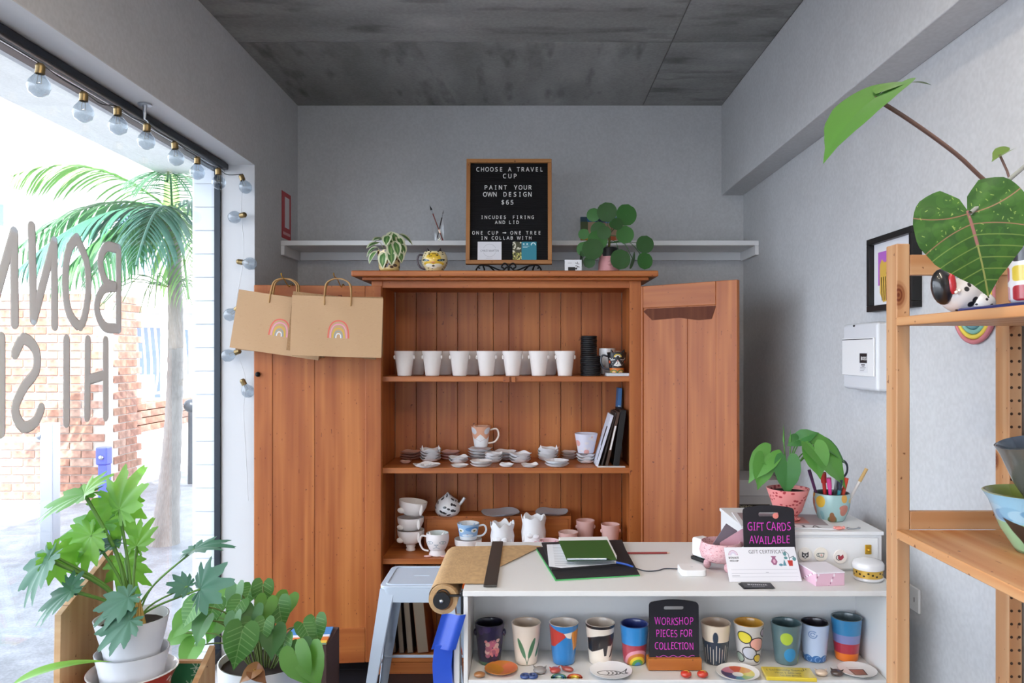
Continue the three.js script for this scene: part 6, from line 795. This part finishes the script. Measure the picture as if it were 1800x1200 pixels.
// ---------------------------------------------------------------- window side planters
{
  const P0 = V(-1.02, 0, -2.0), ST = 0.64;
  const st = thing('plywood_plant_crate', 'open plywood crate with slanted sides and green floral lining', 'crate', V(0, 0, 0));
  mesh('side_panel', extrude([[1.86, 0], [2.12, 0], [2.12, 1.005], [1.885, 0.905]], 0.014, 0.001).rotateY(Math.PI / 2).translate(-1.166, 0, 0), M.ply, st);
  mesh('side_panel', extrude([[1.86, 0], [2.12, 0], [2.12, 0.74], [1.9, 0.63]], 0.014, 0.001).rotateY(Math.PI / 2).translate(-0.885, 0, 0), M.ply, st);
  const fl = paint(256, 256, (x) => { for (let i = 0; i < 60; i++) { x.strokeStyle = '#a8c0b4'; x.lineWidth = 2; const a = (i * 71) % 256, b = (i * 113) % 256; for (let k = 0; k < 6; k++) { x.beginPath(); x.moveTo(a, b); x.lineTo(a + Math.cos(k) * 12, b + Math.sin(k) * 12); x.stroke(); } } }, '#1e6a48'); fl.repeat.set(3, 3);
  mesh('lined_back', zb(-1.15, -0.886, 0, 0.7, 2.1, 2.112, 0), std('#ffffff', 0.7, { map: fl }), st); mesh('back_edge', zb(-1.15, -0.886, 0.7, 0.707, 2.099, 2.113, 0), M.ply, st); mesh('shelf', zb(-1.15, -0.886, ST - 0.014, ST, 1.862, 2.0985), M.ply, st);
  const spots = paint(256, 64, (x) => { for (let i = 0; i < 44; i++) { x.fillStyle = '#e8dfe0'; blob(x, (i * 37) % 256, 8 + (i * 17) % 50, rnd(2.5, 4.5), rnd(4, 6), 0.4); } }, '#a81c24');
  const rb = thing('red_spotted_bowl', 'red bowl with white spots at the base of the planter stack', 'bowl', V(-1.018, ST + 0.0005, -1.965)); mesh('outside', wob(lathe([[0, 0], [0.07, 0], [0.088, 0.03], [0.092, 0.07], [0.108, 0.1]]), 0.01), glaze('#ffffff', { map: spots }), rb); mesh('inside', wob(lathe([[0.108, 0.1], [0.104, 0.103], [0.086, 0.07], [0.08, 0.03], [0.05, 0.012], [0, 0.011]]), 0.01), glaze('#e4e2e4'), rb);
  const wb = thing('white_bowl', 'white handmade bowl nested in the red spotted bowl', 'bowl', V(-1.018, ST + 0.03, -1.965)); mesh('bowl', wob(lathe([[0, 0], [0.064, 0], [0.07, 0.03], [0.08, 0.085], [0.088, 0.12], [0.084, 0.12], [0.074, 0.085], [0.064, 0.03], [0.06, 0.012], [0, 0.01]]), 0.01), std('#d9dbe0', 0.6), wb);
  const t = thing('potted_plant', 'lobed philodendron in a rough white pot by the window', 'plant', V(-1.018, ST + 0.046, -1.965)), O = t.position;
  t.userData.pm = std('#d6d8dd', 0.65); potted(t, wob(lathe([[0, 0], [0.05, 0], [0.055, 0.02], [0.066, 0.1], [0.079, 0.15], [0.088, 0.19], [0.083, 0.19], [0.074, 0.15], [0.055, 0.03], [0, 0.02]]), 0.014), 0.078, 0.168);
  const lt = leafM('#7ab83c', null, 0.5), dk = leafM('#3f7058', null, 0.2), md = leafM('#5a9a3c', null, 0.4), stm = std('#5a8438', 0.5);
  const rel = (px, py, Z) => at(px, py, Z).sub(O), L = (px, py, Z, len, w, dir, up, m, r = 0.0035) => { const e = rel(px, py, Z); aim(mesh('leaf', leafGeo(len, w, PR.lobed, { droop: 0.5, fold: 0.12, n: 44, m: 6, wave: 0.015 }), m, t, e), V(...dir), V(...up)); mesh('petiole', tube([[rnd(-0.015, 0.015), 0.165, rnd(-0.015, 0.015)], [e.x * 0.3, 0.165 + (e.y - 0.165) * 0.5, e.z * 0.3], e], r, 14, 6), stm, t); };
  L(210, 895, 1.95, 0.15, 0.16, [0.35, 0.9, 0.15], [-0.5, 0.1, 1], lt); L(205, 878, 1.97, 0.15, 0.15, [0.1, -0.9, 0.3], [0.3, 0.2, 1], lt); L(150, 868, 1.9, 0.17, 0.09, [-0.9, -0.25, 0.2], [0.1, 1, 0.5], md); L(148, 868, 1.9, 0.1, 0.08, [0.65, 0.75, 0], [-0.6, 0.5, 0.6], lt);
  L(180, 920, 1.95, 0.2, 0.12, [-0.85, -0.45, 0.15], [0.2, 0.7, 0.7], md); L(160, 940, 1.92, 0.14, 0.13, [-0.5, -0.8, 0.2], [0, 0.4, 1], lt); L(85, 982, 1.85, 0.15, 0.12, [-0.5, -0.75, 0.35], [-0.5, 0.4, 0.8], dk, 0.005); L(92, 975, 1.87, 0.12, 0.12, [0.3, -0.4, -0.3], [0, 0.6, 0.8], lt);
  L(125, 1038, 1.85, 0.14, 0.08, [-0.85, -0.55, 0.3], [-0.2, 0.8, 0.6], dk); L(124, 1036, 1.86, 0.06, 0.07, [0.35, 0.8, 0], [-0.4, 0.2, 1], dk); L(220, 985, 2.04, 0.13, 0.13, [0.2, -0.9, 0], [0, 0.2, 1], lt); L(225, 1050, 1.86, 0.12, 0.09, [-0.7, -0.45, 0.4], [0.2, 0.7, 0.7], dk); L(228, 1090, 1.84, 0.12, 0.1, [-0.75, -0.6, 0.4], [0.2, 0.6, 0.8], dk); L(200, 955, 1.95, 0.1, 0.07, [-0.8, -0.2, 0.3], [0, 1, 0.5], dk);
  L(342, 965, 2.0, 0.13, 0.08, [0.9, 0.32, 0.1], [-0.3, 1, 0.3], dk, 0.0025); L(342, 966, 2.0, 0.06, 0.05, [-0.9, -0.2, 0.1], [0, 1, 0.4], dk, 0.0025); L(352, 1035, 2.0, 0.14, 0.15, [0.4, 0.2, 0.3], [-0.2, 0.5, 1], dk, 0.003); L(330, 1030, 2.0, 0.07, 0.07, [-0.8, 0.2, 0.2], [0, 0.5, 1], dk, 0.0025); L(240, 960, 2.04, 0.1, 0.09, [0.3, 0.85, -0.1], [-0.2, 0.2, 1], lt);
  mesh('sheath', [0, 1, 2, 3].map((k) => new THREE.ConeGeometry(0.006, 0.09, 6).rotateZ(-0.2 + k * 0.12).translate(0.012 + k * 0.006, 0.205, 0.01)), std('#a88a48', 0.7), t);
  // low strap leaf plant entering from the side
  const sp = thing('strap_leaf_plant', 'narrow leaved plant on the floor by the window', 'plant', V(-1.2, 0, -1.66)); mesh('pot', lathe([[0, 0], [0.08, 0], [0.1, 0.28], [0.094, 0.28], [0.076, 0.02], [0, 0.02]]), std('#b8b4ae', 0.7), sp); mesh('soil', new THREE.CircleGeometry(0.094, 18).rotateX(-Math.PI / 2).translate(0, 0.26, 0), M.soil, sp);
  [[0.75, 0.5, 0.35], [-0.5, 0.9, 0.1], [0.1, 0.9, 0.8], [-0.5, 0.7, 0.6]].forEach(([x, y, z], i) => { aim(mesh('leaf', leafGeo(i ? 0.42 : 0.5, 0.05, PR.strap, { droop: i ? 0.9 : 0.25, fold: 0.35, n: 20, m: 4 }), md, sp, V(0, 0.26, 0)), V(x * 0.4, y + 0.6, z * 0.1), V(-x, 0.4, 0.6)); });
  aim(mesh('leaf', leafGeo(0.2, 0.024, PR.lance, { droop: 0.9, fold: 0.35, n: 20, m: 4 }), lt, sp, at(20, 1205, 1.62).sub(sp.position)), V(0.8, 0.5, -0.1), V(-0.3, 0.8, 0.5)); mesh('stem', tube([[0, 0.26, 0], [0, 0.5, 0.01], at(20, 1205, 1.62).sub(sp.position)], 0.005, 10, 6), stm, sp);
}
{ // arrowhead vine in the star pot, standing on a plant stool
  const c = V(-0.905, 0, -2.62), y0 = 0.30;
  const s = thing('plant_stand', 'low dark wooden stand under the star patterned planter', 'stand', c.clone()); mesh('top', cyl(0.15, 0.15, 0.02, 28).translate(0, y0 - 0.02, 0), M.standWood, s); for (const a of [0.5, 2.6, 4.7]) mesh('leg', tube([[Math.sin(a) * 0.1, y0 - 0.02, Math.cos(a) * 0.1], [Math.sin(a) * 0.13, 0, Math.cos(a) * 0.13]], 0.012, 2, 8), M.standWood, s);
  const star = paint(512, 128, (x) => { for (let i = 0; i < 14; i++) { const a = 18 + i * 36.6, b = 30 + (i * 47) % 75; x.fillStyle = '#6a6458'; path(x, Array.from({ length: 10 }, (_, k) => [a + Math.sin(k * 0.628) * (k % 2 ? 3.6 : 9), b - Math.cos(k * 0.628) * (k % 2 ? 4.5 : 11)]), true); x.fill(); } }, '#d4d4d6');
  const t = thing('potted_plant', 'bushy arrowhead vine in a white planter with grey stars', 'plant', c.clone().add(V(0, y0 + 0.0005, 0))), O = t.position;
  t.userData.pm = std('#ffffff', 0.6, { map: star }); potted(t, wob(lathe([[0, 0], [0.1, 0], [0.12, 0.03], [0.148, 0.15], [0.152, 0.205], [0.145, 0.205], [0.14, 0.15], [0.11, 0.03], [0, 0.02]]), 0.012), 0.142, 0.185);
  const vn2 = paint(128, 128, (x) => { x.strokeStyle = '#86b070'; x.lineWidth = 3; path(x, [[64, 124], [64, 6]]); x.stroke(); x.lineWidth = 2; for (let i = 0; i < 7; i++) for (const q of [-1, 1]) { path(x, [[64, 116 - i * 16], [64 + q * 50, 92 - i * 15]]); x.stroke(); } }, '#4f8a3a');
  const ms = [leafM('#e4ecd8', vn2, 0.3), leafM('#5f9a34', null, 0.4), leafM('#356a2a', null, 0.2)], stm = std('#6a7a40', 0.6);
  const list = [[345, 1062, 2.5, 0], [330, 1085, 2.55, 1], [322, 1112, 2.6, 1], [360, 1090, 2.5, 2], [378, 1060, 2.6, 0], [398, 1040, 2.65, 1], [420, 1060, 2.55, 0], [440, 1035, 2.7, 0], [462, 1030, 2.7, 0], [412, 1085, 2.5, 2], [445, 1072, 2.55, 2], [468, 1058, 2.6, 1], [490, 1062, 2.65, 0], [505, 1052, 2.7, 1], [440, 1100, 2.5, 0], [465, 1095, 2.5, 0], [425, 1112, 2.44, 0], [480, 1110, 2.5, 2], [500, 1125, 2.5, 0], [535, 1100, 2.55, 0], [555, 1092, 2.6, 0], [520, 1150, 2.46, 1], [545, 1150, 2.46, 1], [340, 1135, 2.55, 1], [425, 1110, 2.6, 1], [430, 1080, 2.62, 2], [530, 1135, 2.5, 2], [385, 1085, 2.65, 1], [415, 1035, 2.6, 2]];
  list.forEach(([px, py, Z, k], i) => { const e = at(px, py, Z).sub(O), big = i === 16 || i === 21 || i === 22, len = big ? 0.14 : rnd(0.085, 0.12); aim(mesh('leaf', leafGeo(len, len * 0.78, PR.heart, { droop: 0.55, fold: 0.22, n: 12, m: 6, notch: 0.16 }), ms[k], t, e), V(e.x * 2 + rnd(-0.25, 0.25), big ? -0.9 : -0.35 - rnd(0.4), 0.3 + rnd(0.3)), V(rnd(-0.4, 0.4), 0.7, 0.7)); mesh('petiole', tube([[e.x * 0.2, 0.185, e.z * 0.2], [e.x * 0.55, 0.19 + Math.max(0.02, e.y - 0.19) * 0.7 + 0.02, e.z * 0.55], e], 0.0025, 10, 5), stm, t); });
  aim(mesh('dry_leaf', leafGeo(0.075, 0.05, PR.heart, { droop: 0.6, fold: 0.35 }), leafM('#8a5a24', null, 0.2), t, at(448, 1178, 2.44).sub(O)), V(-0.8, -0.4, 0.4), V(0, 0.7, 0.7)); mesh('dry_leaf', aimed(leafGeo(0.07, 0.05, PR.heart, { droop: 0.6, fold: 0.35 }), at(448, 1180, 2.44).sub(O), V(0.8, -0.4, 0.5), V(0, 0.7, 0.7)), leafM('#7a4a20', null, 0.2), t); mesh('petiole', tube([[0.02, 0.19, 0.1], [0, 0.2, 0.15], at(448, 1176, 2.44).sub(O)], 0.003, 8, 5), std('#c89a3c', 0.6), t);
  const bx2 = thing('cardboard_box', 'dark cardboard box behind the star planter', 'box', V(-0.9, 0, -3.12)); mesh('box', bx(-0.1, 0.1, 0, 0.4, -0.1, 0.1, 0.003), std('#4a3430', 0.8), bx2);
  const mt = paint(128, 128, (x) => { x.fillStyle = '#3f8ac8'; x.fillRect(0, 0, 128, 70); x.fillStyle = '#1c4a9a'; blob(x, 80, 40, 30, 10); x.fillStyle = '#d8783a'; x.fillRect(0, 80, 128, 30); x.fillStyle = '#e8c24a'; x.fillRect(0, 108, 128, 20); x.fillStyle = '#e6e6ee'; x.fillRect(0, 62, 128, 18); }, '#3f8ac8');
  const mg = tag(mesh('picture_book', refit(bx(-0.085, 0.085, 0, 0.008, -0.09, 0.09, 0.001), -0.085, 0.085, 0.09, -0.09, 0, 2), std('#ffffff', 0.4, { map: mt })), 'blue and orange picture book on the dark cardboard box', 'book'); mg.position.set(-0.895, 0.401, -3.1); mg.rotation.y = 0.1;
}
renderer.render(scene, camera);
